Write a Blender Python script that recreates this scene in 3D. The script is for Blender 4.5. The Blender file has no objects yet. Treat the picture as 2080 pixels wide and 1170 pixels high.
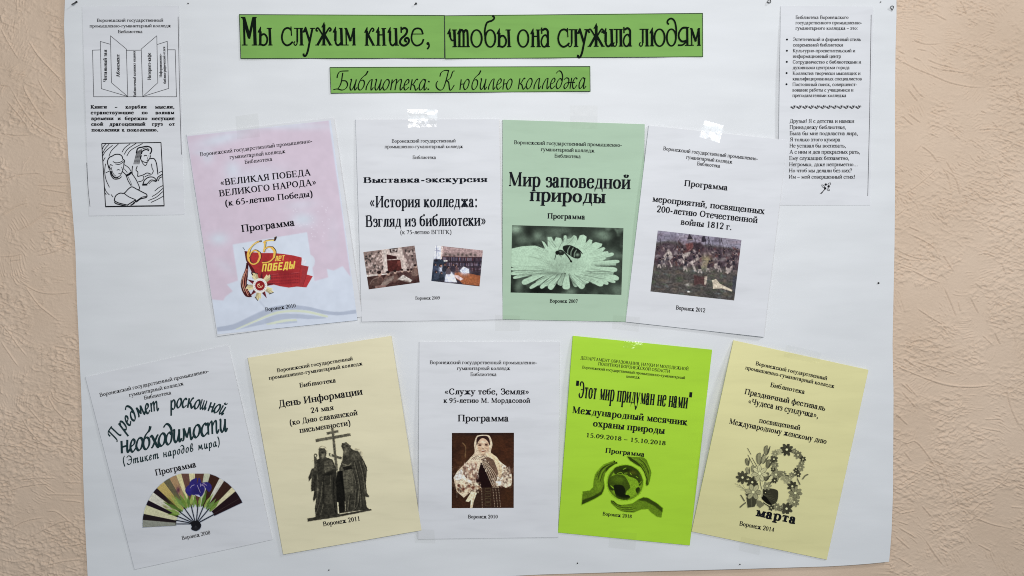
import bpy, math, random
import numpy as np
from mathutils import Vector

random.seed(7)
RNG = np.random.default_rng(7)
SC = bpy.context.scene
COL = SC.collection

# ---------------------------------------------------------------- camera
CAM_D = 0.80                      # metres from the wall
HT = math.tan(math.radians(33.0)) # half horizontal angle
PITCH = math.radians(2.6)         # looking slightly down
CZ = 1.50
cam_data = bpy.data.cameras.new('camera')
cam_data.sensor_width = 36.0
cam_data.lens = 18.0 / HT
cam_data.clip_start = 0.01
cam_data.clip_end = 50.0
cam = bpy.data.objects.new('camera', cam_data)
COL.objects.link(cam)
CAMP = np.array([0.0, -CAM_D, CZ + CAM_D * math.tan(PITCH)])
cam.location = CAMP.tolist()
cam.rotation_euler = (math.radians(90) - PITCH, 0, 0)
SC.camera = cam

# ---------------------------------------------------------------- light
w = bpy.data.worlds.new('World'); SC.world = w; w.use_nodes = True
bgn = w.node_tree.nodes['Background']
bgn.inputs[0].default_value = (0.76, 0.89, 1.0, 1)
bgn.inputs[1].default_value = 0.205

def area(name, loc, target, sx, sy, power, col):
    l = bpy.data.lights.new(name, 'AREA'); l.shape = 'RECTANGLE'; l.size = sx; l.size_y = sy
    l.energy = power; l.color = col
    o = bpy.data.objects.new(name, l); COL.objects.link(o)
    o.location = loc
    o.rotation_euler = (Vector(target) - Vector(loc)).to_track_quat('-Z', 'Y').to_euler()
    return o
area('window_light', (0.04, -1.06, 1.80), (0.03, 0, 1.52), 0.78, 0.28, 8.3, (1.0, 0.975, 0.965))
area('room_light', (1.45, -1.05, 2.75), (0.1, 0, 1.5), 0.35, 0.35, 11.5, (0.97, 0.985, 1.0))

SC.view_settings.view_transform = 'Standard'
SC.view_settings.look = 'None'
SC.view_settings.exposure = 0.0
SC.view_settings.gamma = 1.0
SC.render.engine = 'CYCLES'
try:
    SC.cycles.max_bounces = 6
    SC.cycles.filter_width = 1.0
    SC.cycles.use_denoising = False
except Exception:
    pass

# ---------------------------------------------------------------- mapping helpers
def W(px, py, h):
    """point at height h above the wall (y = -h) that a photograph position shows"""
    px = np.asarray(px, float); py = np.asarray(py, float); h = np.asarray(h, float)
    a = (px - 1040.0) / 1040.0 * HT
    b = (585.0 - py) / 1040.0 * HT
    dy = math.cos(PITCH) + b * math.sin(PITCH)
    dz = -math.sin(PITCH) + b * math.cos(PITCH)
    t = (CAM_D - h) / dy
    return np.stack([a * t, -h + 0 * a, CAMP[2] + dz * t], axis=-1)

def lin(c):
    c = np.asarray(c, float) / 255.0
    return np.where(c <= 0.04045, c / 12.92, ((c + 0.055) / 1.055) ** 2.4)

def cr(pts, n=6, closed=False):
    """Catmull-Rom through the points"""
    p = [np.array(q, float) for q in pts]
    if len(p) < 3 and not closed:
        return np.array(p)
    out = []
    N = len(p)
    rng = range(N if closed else N - 1)
    for i in rng:
        if closed:
            p0, p1, p2, p3 = p[(i - 1) % N], p[i], p[(i + 1) % N], p[(i + 2) % N]
        else:
            p1, p2 = p[i], p[i + 1]
            p0 = p[i - 1] if i > 0 else 2 * p1 - p2
            p3 = p[i + 2] if i + 2 < N else 2 * p2 - p1
        for k in range(n):
            t = k / n
            out.append(0.5 * ((2 * p1) + (-p0 + p2) * t + (2 * p0 - 5 * p1 + 4 * p2 - p3) * t * t + (-p0 + 3 * p1 - 3 * p2 + p3) * t ** 3))
    if not closed:
        out.append(p[-1])
    return np.array(out)

# smooth noise on arbitrary coordinates
def vnoise(X, Y, sx, sy=None, seed=0):
    sy = sy or sx
    r = np.random.default_rng(seed)
    T = r.random((128, 128))
    u = X / sx; v = Y / sy
    iu = np.floor(u).astype(int); iv = np.floor(v).astype(int)
    fu = u - iu; fv = v - iv
    fu = fu * fu * (3 - 2 * fu); fv = fv * fv * (3 - 2 * fv)
    a = T[iv % 128, iu % 128]; b = T[iv % 128, (iu + 1) % 128]
    c = T[(iv + 1) % 128, iu % 128]; d = T[(iv + 1) % 128, (iu + 1) % 128]
    return (a * (1 - fu) + b * fu) * (1 - fv) + (c * (1 - fu) + d * fu) * fv

# ---------------------------------------------------------------- materials
def nodes_of(name):
    m = bpy.data.materials.new(name); m.use_nodes = True
    nt = m.node_tree; b = nt.nodes['Principled BSDF']
    return m, nt, b

def mat_paper(name, col, rough=0.7, bump=0.25, mottling=0.03, spec=0.25, back=1.2):
    m, nt, b = nodes_of(name)
    tc = nt.nodes.new('ShaderNodeTexCoord')
    n1 = nt.nodes.new('ShaderNodeTexNoise'); n1.inputs['Scale'].default_value = 28; n1.inputs['Detail'].default_value = 5
    n2 = nt.nodes.new('ShaderNodeTexNoise'); n2.inputs['Scale'].default_value = 1400; n2.inputs['Detail'].default_value = 2
    mp = nt.nodes.new('ShaderNodeMapping'); mp.inputs['Scale'].default_value = (0.45, 1, 2.2)
    nt.links.new(tc.outputs['Object'], mp.inputs['Vector']); nt.links.new(mp.outputs[0], n1.inputs['Vector']); nt.links.new(tc.outputs['Object'], n2.inputs['Vector'])
    mr = nt.nodes.new('ShaderNodeMapRange'); mr.inputs[1].default_value = 0.3; mr.inputs[2].default_value = 0.7
    mr.inputs[3].default_value = 1 - mottling; mr.inputs[4].default_value = 1 + mottling
    nt.links.new(n1.outputs['Fac'], mr.inputs[0])
    vm = nt.nodes.new('ShaderNodeVectorMath'); vm.operation = 'SCALE'
    vm.inputs[0].default_value = tuple(col)
    # faint rows of the print on the back showing through thin paper
    m2 = nt.nodes.new('ShaderNodeMapping'); m2.inputs['Scale'].default_value = (26, 1, 150); m2.inputs['Rotation'].default_value = (0, 0.03, 0)
    n4 = nt.nodes.new('ShaderNodeTexNoise'); n4.inputs['Scale'].default_value = 1.0; n4.inputs['Detail'].default_value = 2
    nt.links.new(tc.outputs['Object'], m2.inputs['Vector']); nt.links.new(m2.outputs[0], n4.inputs['Vector'])
    mr2 = nt.nodes.new('ShaderNodeMapRange'); mr2.inputs[1].default_value = 0.50; mr2.inputs[2].default_value = 0.72; mr2.inputs[3].default_value = 1.0; mr2.inputs[4].default_value = 1 - mottling * back
    nt.links.new(n4.outputs['Fac'], mr2.inputs[0])
    mm = nt.nodes.new('ShaderNodeMath'); mm.operation = 'MULTIPLY'
    nt.links.new(mr.outputs[0], mm.inputs[0]); nt.links.new(mr2.outputs[0], mm.inputs[1])
    nt.links.new(mm.outputs[0], vm.inputs['Scale'])
    nt.links.new(vm.outputs[0], b.inputs['Base Color'])
    bp = nt.nodes.new('ShaderNodeBump'); bp.inputs['Strength'].default_value = bump; bp.inputs['Distance'].default_value = 0.0002
    nt.links.new(n2.outputs['Fac'], bp.inputs['Height'])
    nt.links.new(bp.outputs[0], b.inputs['Normal'])
    b.inputs['Roughness'].default_value = rough
    b.inputs['Specular IOR Level'].default_value = spec
    return m

def mat_plain(name, col, rough=0.6, metal=0.0, spec=0.3):
    m, nt, b = nodes_of(name)
    n1 = nt.nodes.new('ShaderNodeTexNoise'); n1.inputs['Scale'].default_value = 900
    mr = nt.nodes.new('ShaderNodeMapRange'); mr.inputs[3].default_value = rough - 0.05; mr.inputs[4].default_value = rough + 0.05
    nt.links.new(n1.outputs['Fac'], mr.inputs[0]); nt.links.new(mr.outputs[0], b.inputs['Roughness'])
    b.inputs['Base Color'].default_value = (*col, 1)
    b.inputs['Metallic'].default_value = metal
    b.inputs['Specular IOR Level'].default_value = spec
    return m

def mat_print(name='printed_picture', rough=0.8):
    m, nt, b = nodes_of(name)
    a = nt.nodes.new('ShaderNodeVertexColor'); a.layer_name = 'ink'
    nt.links.new(a.outputs['Color'], b.inputs['Base Color'])
    b.inputs['Roughness'].default_value = rough
    b.inputs['Specular IOR Level'].default_value = 0.06
    return m
M_PRINT = mat_print()
M_INK = mat_plain('black_ink', (0.008, 0.009, 0.013), 0.8, 0.0, 0.1)
M_INKGREY = mat_plain('thin_black_ink', (0.03, 0.032, 0.04), 0.8, 0.0, 0.1)

# ---------------------------------------------------------------- mesh helpers
def mesh_obj(name, verts, faces, mat, parent=None, smooth=False, colors=None):
    me = bpy.data.meshes.new(name)
    verts = np.asarray(verts, dtype=np.float32)
    if isinstance(faces, np.ndarray):
        nf, k = faces.shape
        me.vertices.add(len(verts)); me.vertices.foreach_set('co', verts.ravel())
        me.loops.add(nf * k); me.loops.foreach_set('vertex_index', faces.astype(np.int32).ravel())
        me.polygons.add(nf)
        me.polygons.foreach_set('loop_start', np.arange(0, nf * k, k, dtype=np.int32))
        me.polygons.foreach_set('loop_total', np.full(nf, k, dtype=np.int32))
        me.update(calc_edges=True)
    else:
        me.from_pydata(verts.tolist(), [], faces); me.update()
    sm = np.full(len(me.polygons), bool(smooth)) if not isinstance(smooth, np.ndarray) else smooth
    me.polygons.foreach_set('use_smooth', sm)
    if colors is not None:
        at = me.color_attributes.new(name='ink', type='FLOAT_COLOR', domain='POINT')
        c = np.ones((len(verts), 4), dtype=np.float32); c[:, :3] = colors
        at.data.foreach_set('color', c.ravel())
    me.materials.append(mat)
    o = bpy.data.objects.new(name, me); COL.objects.link(o)
    if parent is not None:
        o.parent = parent
        o.matrix_parent_inverse = parent_inv(parent)
    return o

def parent_inv(p):
    from mathutils import Matrix
    # parents are only translated
    loc = Vector((0, 0, 0)); q = p
    while q is not None:
        if q.type == 'EMPTY': loc += Vector(q.location)
        q = q.parent
    return Matrix.Translation(-loc)

def thing(name, label, cat, loc, group=None):
    o = bpy.data.objects.new(name, None); COL.objects.link(o)
    o.location = loc; o.empty_display_size = 0.02
    o['label'] = label; o['category'] = cat
    if group: o['group'] = group
    return o
def tag(o, label=None, cat=None, group=None, kind=None):
    if label: o['label'] = label
    if cat: o['category'] = cat
    if group: o['group'] = group
    if kind: o['kind'] = kind
    return o

def grid_faces(nu, nv):
    i = np.arange((nu - 1) * (nv - 1)); r = i // (nu - 1); c = i % (nu - 1)
    a = r * nu + c
    return np.stack([a, a + nu, a + nu + 1, a + 1], axis=1)   # faces towards -y when rows go down

def slab(name, PX, PY, H, thick, mat, parent=None):
    """sheet with real thickness. PX,PY,H arrays (nv,nu) ; rows go down the picture"""
    nv, nu = PX.shape
    top = W(PX, PY, H).reshape(-1, 3)
    bot = top.copy(); bot[:, 1] += thick if np.isscalar(thick) else np.asarray(thick).ravel()
    f = grid_faces(nu, nv)
    n = nu * nv
    fb = f[:, ::-1] + n
    ring = list(range(nu)) + [r * nu + nu - 1 for r in range(1, nv)] + [(nv - 1) * nu + c for c in range(nu - 2, -1, -1)] + [r * nu for r in range(nv - 2, 0, -1)]
    ring = np.array(ring); nx = np.roll(ring, -1)
    m = len(ring); k0 = 2 * n; i_ = np.arange(m); j_ = (i_ + 1) % m
    side = np.stack([k0 + i_, k0 + j_, k0 + m + j_, k0 + m + i_], axis=1)
    sm = np.concatenate([np.ones(len(f), bool), np.zeros(len(fb) + m, bool)])
    return mesh_obj(name, np.vstack([top, bot, top[ring], bot[ring]]), np.vstack([f, fb, side]), mat, parent, smooth=sm)

def smooth_by(o):
    for p in o.data.polygons: p.use_smooth = True

class Sheet:
    """a paper sheet: four photograph corners TL,TR,BR,BL and a height function h(u,v)"""
    def __init__(s, TL, TR, BR, BL, hf, edge=None):
        s.c = [np.array(q, float) for q in (TL, TR, BR, BL)]
        s.hf = hf; s.edge = edge
        # homography unit square -> quad
        src = [(0, 0), (1, 0), (1, 1), (0, 1)]
        A = []; B = []
        for (u, v), q in zip(src, s.c):
            A.append([u, v, 1, 0, 0, 0, -u * q[0], -v * q[0]]); B.append(q[0])
            A.append([0, 0, 0, u, v, 1, -u * q[1], -v * q[1]]); B.append(q[1])
        h = np.linalg.solve(np.array(A), np.array(B))
        s.M = np.array([[h[0], h[1], h[2]], [h[3], h[4], h[5]], [h[6], h[7], 1]])
        s.Mi = np.linalg.inv(s.M)
    def px(s, u, v):
        d = s.M[2, 0] * u + s.M[2, 1] * v + 1
        x = (s.M[0, 0] * u + s.M[0, 1] * v + s.M[0, 2]) / d
        y = (s.M[1, 0] * u + s.M[1, 1] * v + s.M[1, 2]) / d
        if s.edge is not None:
            dx, dy = s.edge(u, v); x = x + dx; y = y + dy
        return x, y
    def uv(s, x, y):
        x = np.asarray(x, float); y = np.asarray(y, float)
        d = s.Mi[2, 0] * x + s.Mi[2, 1] * y + s.Mi[2, 2]
        return (s.Mi[0, 0] * x + s.Mi[0, 1] * y + s.Mi[0, 2]) / d, (s.Mi[1, 0] * x + s.Mi[1, 1] * y + s.Mi[1, 2]) / d
    def h(s, x, y):
        u, v = s.uv(x, y)
        return s.hf(np.clip(u, 0, 1), np.clip(v, 0, 1))
    def P(s, x, y, eps=0.00012):
        return W(x, y, s.h(x, y) + eps)
    def center(s):
        c = sum(s.c) / 4
        return W(c[0], c[1], 0.002)
    def build(s, name, nu, nv, mat, parent=None, thick=0.00022, dh=0.0, ext=(0, 0, 0, 0)):
        u = np.linspace(0, 1, nu); v = np.linspace(0, 1, nv)
        U, V = np.meshgrid(u, v)
        x, y = s.px(U, V)
        # ext: extra px at left,top,right,bottom
        x = x - ext[0] * (1 - U) + ext[2] * U; y = y - ext[1] * (1 - V) + ext[3] * V
        return slab(name, x, y, s.hf(U, V) + dh, thick, mat, parent)

# ---------------------------------------------------------------- ink strokes
class Ink:
    def __init__(s): s.v = []; s.f = []
    def ribbon(s, pts, wd):
        p = np.asarray(pts, float)
        if len(p) < 2: return
        keep = [0] + [i for i in range(1, len(p)) if np.hypot(*(p[i] - p[i - 1])) > 1e-6]
        wd = np.broadcast_to(np.asarray(wd, float), (len(p),))[keep]; p = p[keep]
        if len(p) < 2: return
        d = np.diff(p, axis=0); d /= np.linalg.norm(d, axis=1)[:, None]
        nn = np.stack([-d[:, 1], d[:, 0]], axis=1)
        nv = np.vstack([nn[:1], (nn[:-1] + nn[1:]), nn[-1:]])
        nl = np.linalg.norm(nv, axis=1); nl[nl < 0.3] = 0.3
        nv = nv / nl[:, None]
        mit = np.ones(len(p)); 
        if len(p) > 2:
            mit[1:-1] = 1 / np.clip(np.sum(nv[1:-1] * nn[1:], axis=1), 0.5, 1)
        off = nv * (wd * 0.5 * mit)[:, None]
        b = len(s.v)
        for a, o in zip(p, off):
            s.v.append(tuple(a + o)); s.v.append(tuple(a - o))
        for i in range(len(p) - 1):
            s.f.append((b + 2 * i, b + 2 * i + 1, b + 2 * i + 3, b + 2 * i + 2))
    def poly(s, pts):
        b = len(s.v); s.v += [tuple(q) for q in pts]; s.f.append(tuple(range(b, b + len(pts))))
    def rect(s, x0, y0, x1, y1): s.poly([(x0, y0), (x1, y0), (x1, y1), (x0, y1)])
    def disc(s, x, y, rx, ry=None, n=12):
        ry = ry or rx
        s.poly([(x + rx * math.cos(2 * math.pi * k / n), y + ry * math.sin(2 * math.pi * k / n)) for k in range(n)])
    def add(s, other, fn):
        b = len(s.v); s.v += [tuple(fn(np.array(q))) for q in other.v]; s.f += [tuple(i + b for i in q) for q in other.f]
    def build(s, name, sheet, mat, parent, eps=0.00030):
        a = np.array(s.v)
        P = sheet.P(a[:, 0], a[:, 1], eps)
        return mesh_obj(name, P, s.f, mat, parent)
# ================================================================ lettering
# upright serif letters: (advance, strokes). Strokes are centre lines in 1/1000 em.
#  v x y0 y1 serifs | h x0 x1 y | c weight pts | l x0 y0 x1 y1 weight | o cx cy rx ry | b x y0 y1 (beak) | d x y | s x y (serif)
X = 445
def _g():
    G = {}
    def a(ch, adv, *st): G[ch] = (adv, st)
    a('а', 450, ('c', [(75, 335), (110, 415), (190, 445), (275, 400), (290, 300), (290, 90), (325, 15), (420, 40)]), ('c', [(290, 275), (180, 235), (75, 180), (60, 90), (120, 5), (215, 20), (290, 90)]), ('d', 85, 335))
    a('б', 510, ('o', 255, 215, 175, 215), ('c', [(75, 190), (75, 400), (130, 530), (260, 585), (390, 610), (420, 690)]))
    a('в', 475, ('v', 110, 0, X, 'L'), ('c', [(110, 430), (270, 435), (345, 390), (340, 290), (260, 240), (110, 235)]), ('c', [(110, 235), (300, 235), (385, 180), (380, 70), (300, 15), (110, 12)]))
    a('г', 415, ('v', 110, 0, X, 'L'), ('h', 60, 385, 430), ('b', 380, 430, 300))
    a('д', 520, ('v', 400, 15, X, ''), ('l', 200, 430, 170, 200, .25), ('l', 170, 200, 90, 15, .25), ('h', 150, 440, 430), ('h', 15, 500, 15), ('b', 28, 15, -150), ('b', 485, 15, -150))
    a('е', 445, ('h', 70, 385, 265), ('c', [(385, 265), (370, 390), (240, 440), (110, 370), (65, 220), (110, 60), (240, 5), (350, 50), (400, 120)]))
    a('ж', 700, ('v', 350, 0, X, 'bt'), ('l', 335, 225, 170, 400, .3), ('l', 365, 225, 530, 400, .3), ('l', 330, 240, 110, 15, .95), ('l', 370, 240, 590, 15, .95), ('d', 130, 405), ('d', 570, 405), ('s', 90, 8), ('s', 610, 8))
    a('з', 400, ('c', [(65, 360), (120, 430), (220, 440), (310, 390), (300, 280), (160, 240)]), ('c', [(160, 240), (320, 230), (355, 130), (290, 30), (160, 5), (50, 70)]), ('d', 75, 350))
    a('и', 540, ('v', 105, 0, X, 'bt'), ('v', 435, 0, X, 'bt'), ('l', 125, 60, 415, 385, .15))
    a('й', 540, ('v', 105, 0, X, 'bt'), ('v', 435, 0, X, 'bt'), ('l', 125, 60, 415, 385, .15), ('c', [(170, 660), (200, 570), (270, 545), (340, 570), (370, 660)]))
    a('к', 490, ('v', 105, 0, X, 'bt'), ('l', 150, 215, 330, 395, .3), ('d', 370, 405), ('l', 175, 250, 400, 10, .95), ('s', 420, 8))
    a('л', 510, ('v', 400, 0, X, 'R'), ('h', 140, 440, 430), ('c', [(195, 430), (180, 200), (150, 60), (80, 15), (40, 40)]))
    a('м', 640, ('v', 530, 0, X, 'R'), ('v', 105, 0, X, 'h'), ('l', 120, 430, 315, 40, .95), ('l', 315, 20, 515, 430, .15))
    a('н', 540, ('v', 105, 0, X, 'bt'), ('v', 435, 0, X, 'bt'), ('h', 105, 435, 225))
    a('о', 505, ('o', 252, 220, 180, 218))
    a('п', 540, ('v', 105, 0, X, 'bt'), ('v', 435, 0, X, 'bt'), ('h', 105, 435, 430))
    a('р', 510, ('v', 110, -210, X, 'bL'), ('c', [(115, 350), (200, 435), (330, 430), (430, 330), (440, 200), (380, 50), (260, 5), (115, 60)]))
    a('с', 445, ('c', [(370, 340), (330, 420), (230, 440), (110, 370), (65, 220), (110, 60), (240, 5), (350, 50), (400, 120)]), ('d', 360, 345))
    a('т', 450, ('v', 225, 0, X, 'b'), ('h', 30, 420, 430), ('b', 38, 430, 310), ('b', 412, 430, 310))
    a('у', 490, ('l', 80, 430, 255, 30, .95), ('c', [(410, 430), (300, 150), (220, -90), (130, -200), (50, -180)], .2), ('s', 80, 437), ('s', 410, 437), ('d', 60, -170))
    a('ф', 660, ('v', 330, -210, 670, 'b'), ('c', [(330, 380), (240, 440), (110, 390), (65, 220), (110, 50), (240, 0), (330, 60)]), ('c', [(330, 380), (420, 440), (550, 390), (595, 220), (550, 50), (420, 0), (330, 60)]))
    a('х', 490, ('l', 80, 430, 400, 15, .95), ('l', 390, 430, 85, 15, .15), ('s', 85, 437), ('s', 390, 437), ('s', 90, 8), ('s', 405, 8))
    a('ц', 550, ('v', 105, 0, X, 'bt'), ('v', 435, 0, X, 'bt'), ('h', 105, 525, 15), ('b', 518, 15, -150))
    a('ч', 500, ('v', 395, 0, X, 'bt'), ('v', 100, 300, X, 't'), ('c', [(100, 330), (120, 220), (230, 180), (395, 225)]))
    a('ш', 790, ('v', 105, 0, X, 'bt'), ('v', 395, 0, X, 'bt'), ('v', 685, 0, X, 'bt'), ('h', 105, 685, 15))
    a('щ', 800, ('v', 105, 0, X, 'bt'), ('v', 395, 0, X, 'bt'), ('v', 685, 0, X, 'bt'), ('h', 105, 780, 15), ('b', 772, 15, -150))
    a('ь', 470, ('v', 105, 0, X, 'bt'), ('c', [(105, 250), (260, 260), (380, 210), (390, 110), (310, 15), (105, 12)]))
    a('ы', 630, ('v', 105, 0, X, 'bt'), ('c', [(105, 250), (240, 260), (350, 210), (360, 110), (290, 15), (105, 12)]), ('v', 530, 0, X, 'bt'))
    a('э', 440, ('c', [(55, 350), (100, 430), (210, 440), (330, 370), (375, 220), (330, 60), (200, 5), (90, 50), (40, 120)]), ('h', 150, 375, 225), ('d', 70, 345))
    a('ю', 740, ('v', 105, 0, X, 'bt'), ('h', 105, 310, 225), ('o', 490, 220, 170, 218))
    a('я', 490, ('v', 380, 0, X, 'R'), ('c', [(380, 430), (220, 435), (110, 390), (110, 280), (210, 220), (380, 215)]), ('l', 230, 215, 90, 20, .8), ('s', 80, 8))
    C = 650
    a('А', 710, ('l', 340, C, 110, 15, .1), ('l', 335, 640, 590, 15, 1), ('h', 170, 500, 225), ('s', 100, 8), ('s', 600, 8))
    a('Б', 600, ('v', 140, 0, C, 'bL'), ('h', 90, 520, 640), ('b', 512, 640, 490), ('c', [(140, 365), (340, 370), (500, 320), (515, 180), (430, 30), (140, 14)]))
    a('В', 640, ('v', 140, 0, C, 'L'), ('c', [(140, 638), (340, 640), (470, 590), (475, 440), (380, 355), (140, 345)]), ('c', [(140, 345), (420, 350), (540, 270), (540, 120), (430, 20), (140, 14)]))
    a('Г', 580, ('v', 140, 0, C, 'bL'), ('h', 90, 540, 638), ('b', 532, 638, 470))
    a('Д', 700, ('v', 530, 15, C, ''), ('l', 240, 640, 220, 300, .2), ('l', 220, 300, 110, 15, .2), ('h', 180, 590, 638), ('h', 20, 670, 15), ('b', 32, 15, -150), ('b', 658, 15, -150))
    a('Е', 620, ('v', 140, 0, C, 'L'), ('h', 90, 540, 638), ('h', 140, 420, 335), ('h', 90, 570, 14), ('b', 532, 638, 490), ('b', 562, 14, 170), ('b', 420, 260, 410))
    a('Ж', 940, ('v', 470, 0, C, 'bt'), ('l', 450, 340, 240, 600, .3), ('l', 490, 340, 700, 600, .3), ('l', 440, 340, 140, 15, .95), ('l', 500, 340, 800, 15, .95), ('d', 190, 605), ('d', 750, 605), ('s', 110, 8), ('s', 830, 8))
    a('З', 520, ('c', [(90, 530), (150, 630), (280, 650), (410, 590), (400, 410), (200, 350)]), ('c', [(200, 350), (430, 340), (480, 190), (400, 40), (220, 0), (60, 110)]), ('d', 100, 520))
    a('И', 740, ('v', 140, 0, C, 'bt'), ('v', 600, 0, C, 'bt'), ('l', 165, 90, 575, 570, .1))
    a('Й', 740, ('v', 140, 0, C, 'bt'), ('v', 600, 0, C, 'bt'), ('l', 165, 90, 575, 570, .1), ('c', [(270, 850), (310, 750), (370, 730), (430, 750), (470, 850)]))
    a('К', 680, ('v', 140, 0, C, 'bt'), ('l', 190, 330, 450, 590, .3), ('d', 520, 605), ('l', 230, 370, 560, 15, 1), ('s', 600, 8))
    a('Л', 700, ('v', 560, 0, C, 'R'), ('h', 190, 610, 638), ('c', [(250, 635), (235, 300), (180, 60), (90, 10), (45, 40)]))
    a('М', 880, ('v', 730, 0, C, 'R'), ('v', 130, 0, C, 'h'), ('l', 145, 630, 430, 40, 1), ('l', 430, 20, 715, 630, .1))
    a('Н', 740, ('v', 140, 0, C, 'bt'), ('v', 600, 0, C, 'bt'), ('h', 140, 600, 335))
    a('О', 720, ('o', 360, 325, 270, 322))
    a('П', 740, ('v', 140, 0, C, 'bt'), ('v', 600, 0, C, 'bt'), ('h', 140, 600, 638))
    a('Р', 580, ('v', 140, 0, C, 'bL'), ('c', [(140, 638), (340, 645), (490, 590), (500, 430), (400, 310), (140, 300)]))
    a('С', 660, ('c', [(570, 470), (510, 600), (350, 650), (160, 550), (90, 320), (170, 90), (360, 0), (520, 60), (600, 170)]), ('b', 565, 470, 650))
    a('Т', 620, ('v', 310, 0, C, 'b'), ('h', 30, 590, 638), ('b', 40, 638, 480), ('b', 580, 638, 480))
    a('У', 680, ('l', 120, 640, 370, 200, .95), ('c', [(580, 640), (400, 230), (280, 30), (170, 0), (100, 60)], .2), ('s', 120, 640), ('s', 580, 640))
    a('Ч', 650, ('v', 510, 0, C, 'bt'), ('v', 130, 420, C, 't'), ('c', [(130, 450), (150, 330), (300, 270), (510, 330)]))
    a('Э', 660, ('c', [(80, 490), (150, 610), (300, 650), (490, 550), (570, 320), (490, 90), (300, 0), (140, 60), (60, 170)]), ('h', 230, 570, 335))
    a('Я', 650, ('v', 510, 0, C, 'R'), ('c', [(510, 638), (300, 645), (150, 590), (140, 430), (250, 320), (510, 310)]), ('l', 300, 310, 110, 20, .8), ('s', 90, 8))
    a('0', 500, ('o', 250, 325, 175, 322))
    a('1', 500, ('v', 265, 0, 645, 'b'), ('l', 265, 640, 130, 560, .2))
    a('2', 500, ('c', [(80, 470), (120, 610), (250, 650), (390, 570), (390, 430), (260, 230), (70, 30)]), ('h', 70, 430, 30), ('l', 70, 30, 430, 30, .6), ('b', 435, 20, 140))
    a('3', 500, ('c', [(90, 520), (150, 630), (270, 640), (380, 540), (350, 400), (190, 350)]), ('c', [(190, 350), (380, 340), (430, 180), (330, 20), (180, 0), (70, 60)]))
    a('4', 500, ('v', 345, 0, 645, ''), ('l', 345, 640, 50, 190, .15), ('h', 40, 470, 180))
    a('5', 500, ('l', 160, 620, 420, 620, .6), ('l', 160, 620, 110, 360, .2), ('c', [(110, 360), (280, 380), (400, 280), (400, 130), (270, 10), (80, 20)]))
    a('6', 500, ('o', 255, 195, 175, 195), ('c', [(80, 200), (110, 430), (240, 580), (420, 650)]))
    a('7', 500, ('l', 70, 620, 440, 620, .6), ('c', [(440, 620), (330, 330), (220, 0)], .7), ('b', 75, 620, 480))
    a('8', 500, ('o', 250, 495, 140, 150), ('o', 250, 175, 175, 172))
    a('9', 500, ('o', 245, 450, 175, 195), ('c', [(420, 450), (390, 220), (260, 70), (80, 0)]))
    a('«', 460, ('c', [(220, 400), (90, 240), (220, 80)], .5), ('c', [(390, 400), (260, 240), (390, 80)], .5))
    a('»', 460, ('c', [(70, 400), (200, 240), (70, 80)], .5), ('c', [(240, 400), (370, 240), (240, 80)], .5))
    a('(', 340, ('c', [(270, 680), (130, 520), (90, 240), (130, -30), (270, -190)]))
    a(')', 340, ('c', [(70, 680), (210, 520), (250, 240), (210, -30), (70, -190)]))
    a(',', 250, ('d', 110, 40), ('c', [(145, 50), (140, -50), (70, -130)], .4))
    a('.', 250, ('d', 120, 40)); a(':', 270, ('d', 130, 40), ('d', 130, 400))
    a('-', 340, ('l', 40, 215, 290, 215, .7)); a('–', 520, ('l', 10, 225, 490, 225, .35))
    a('!', 330, ('d', 165, 40), ('l', 165, 660, 165, 190, .9))
    a('?', 430, ('d', 190, 40), ('c', [(70, 520), (130, 640), (270, 640), (350, 530), (300, 400), (200, 300), (190, 190)]))
    a('…', 900, ('d', 130, 40), ('d', 430, 40), ('d', 730, 40))
    a('"', 400, ('l', 120, 680, 120, 470, 1), ('l', 280, 680, 280, 470, 1))
    a(' ', 250)
    return G
ROMAN = _g()

FONTS = {  # stem, hair, serif half length, tracking
    'reg': (108, 52, 70, 2), 'med': (138, 56, 80, 10), 'bold': (160, 50, 78, 16), 'disp': (146, 46, 66, 10),
    'slab': (182, 86, 104, 40), 'cond': (185, 34, 40, 16),
}

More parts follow.
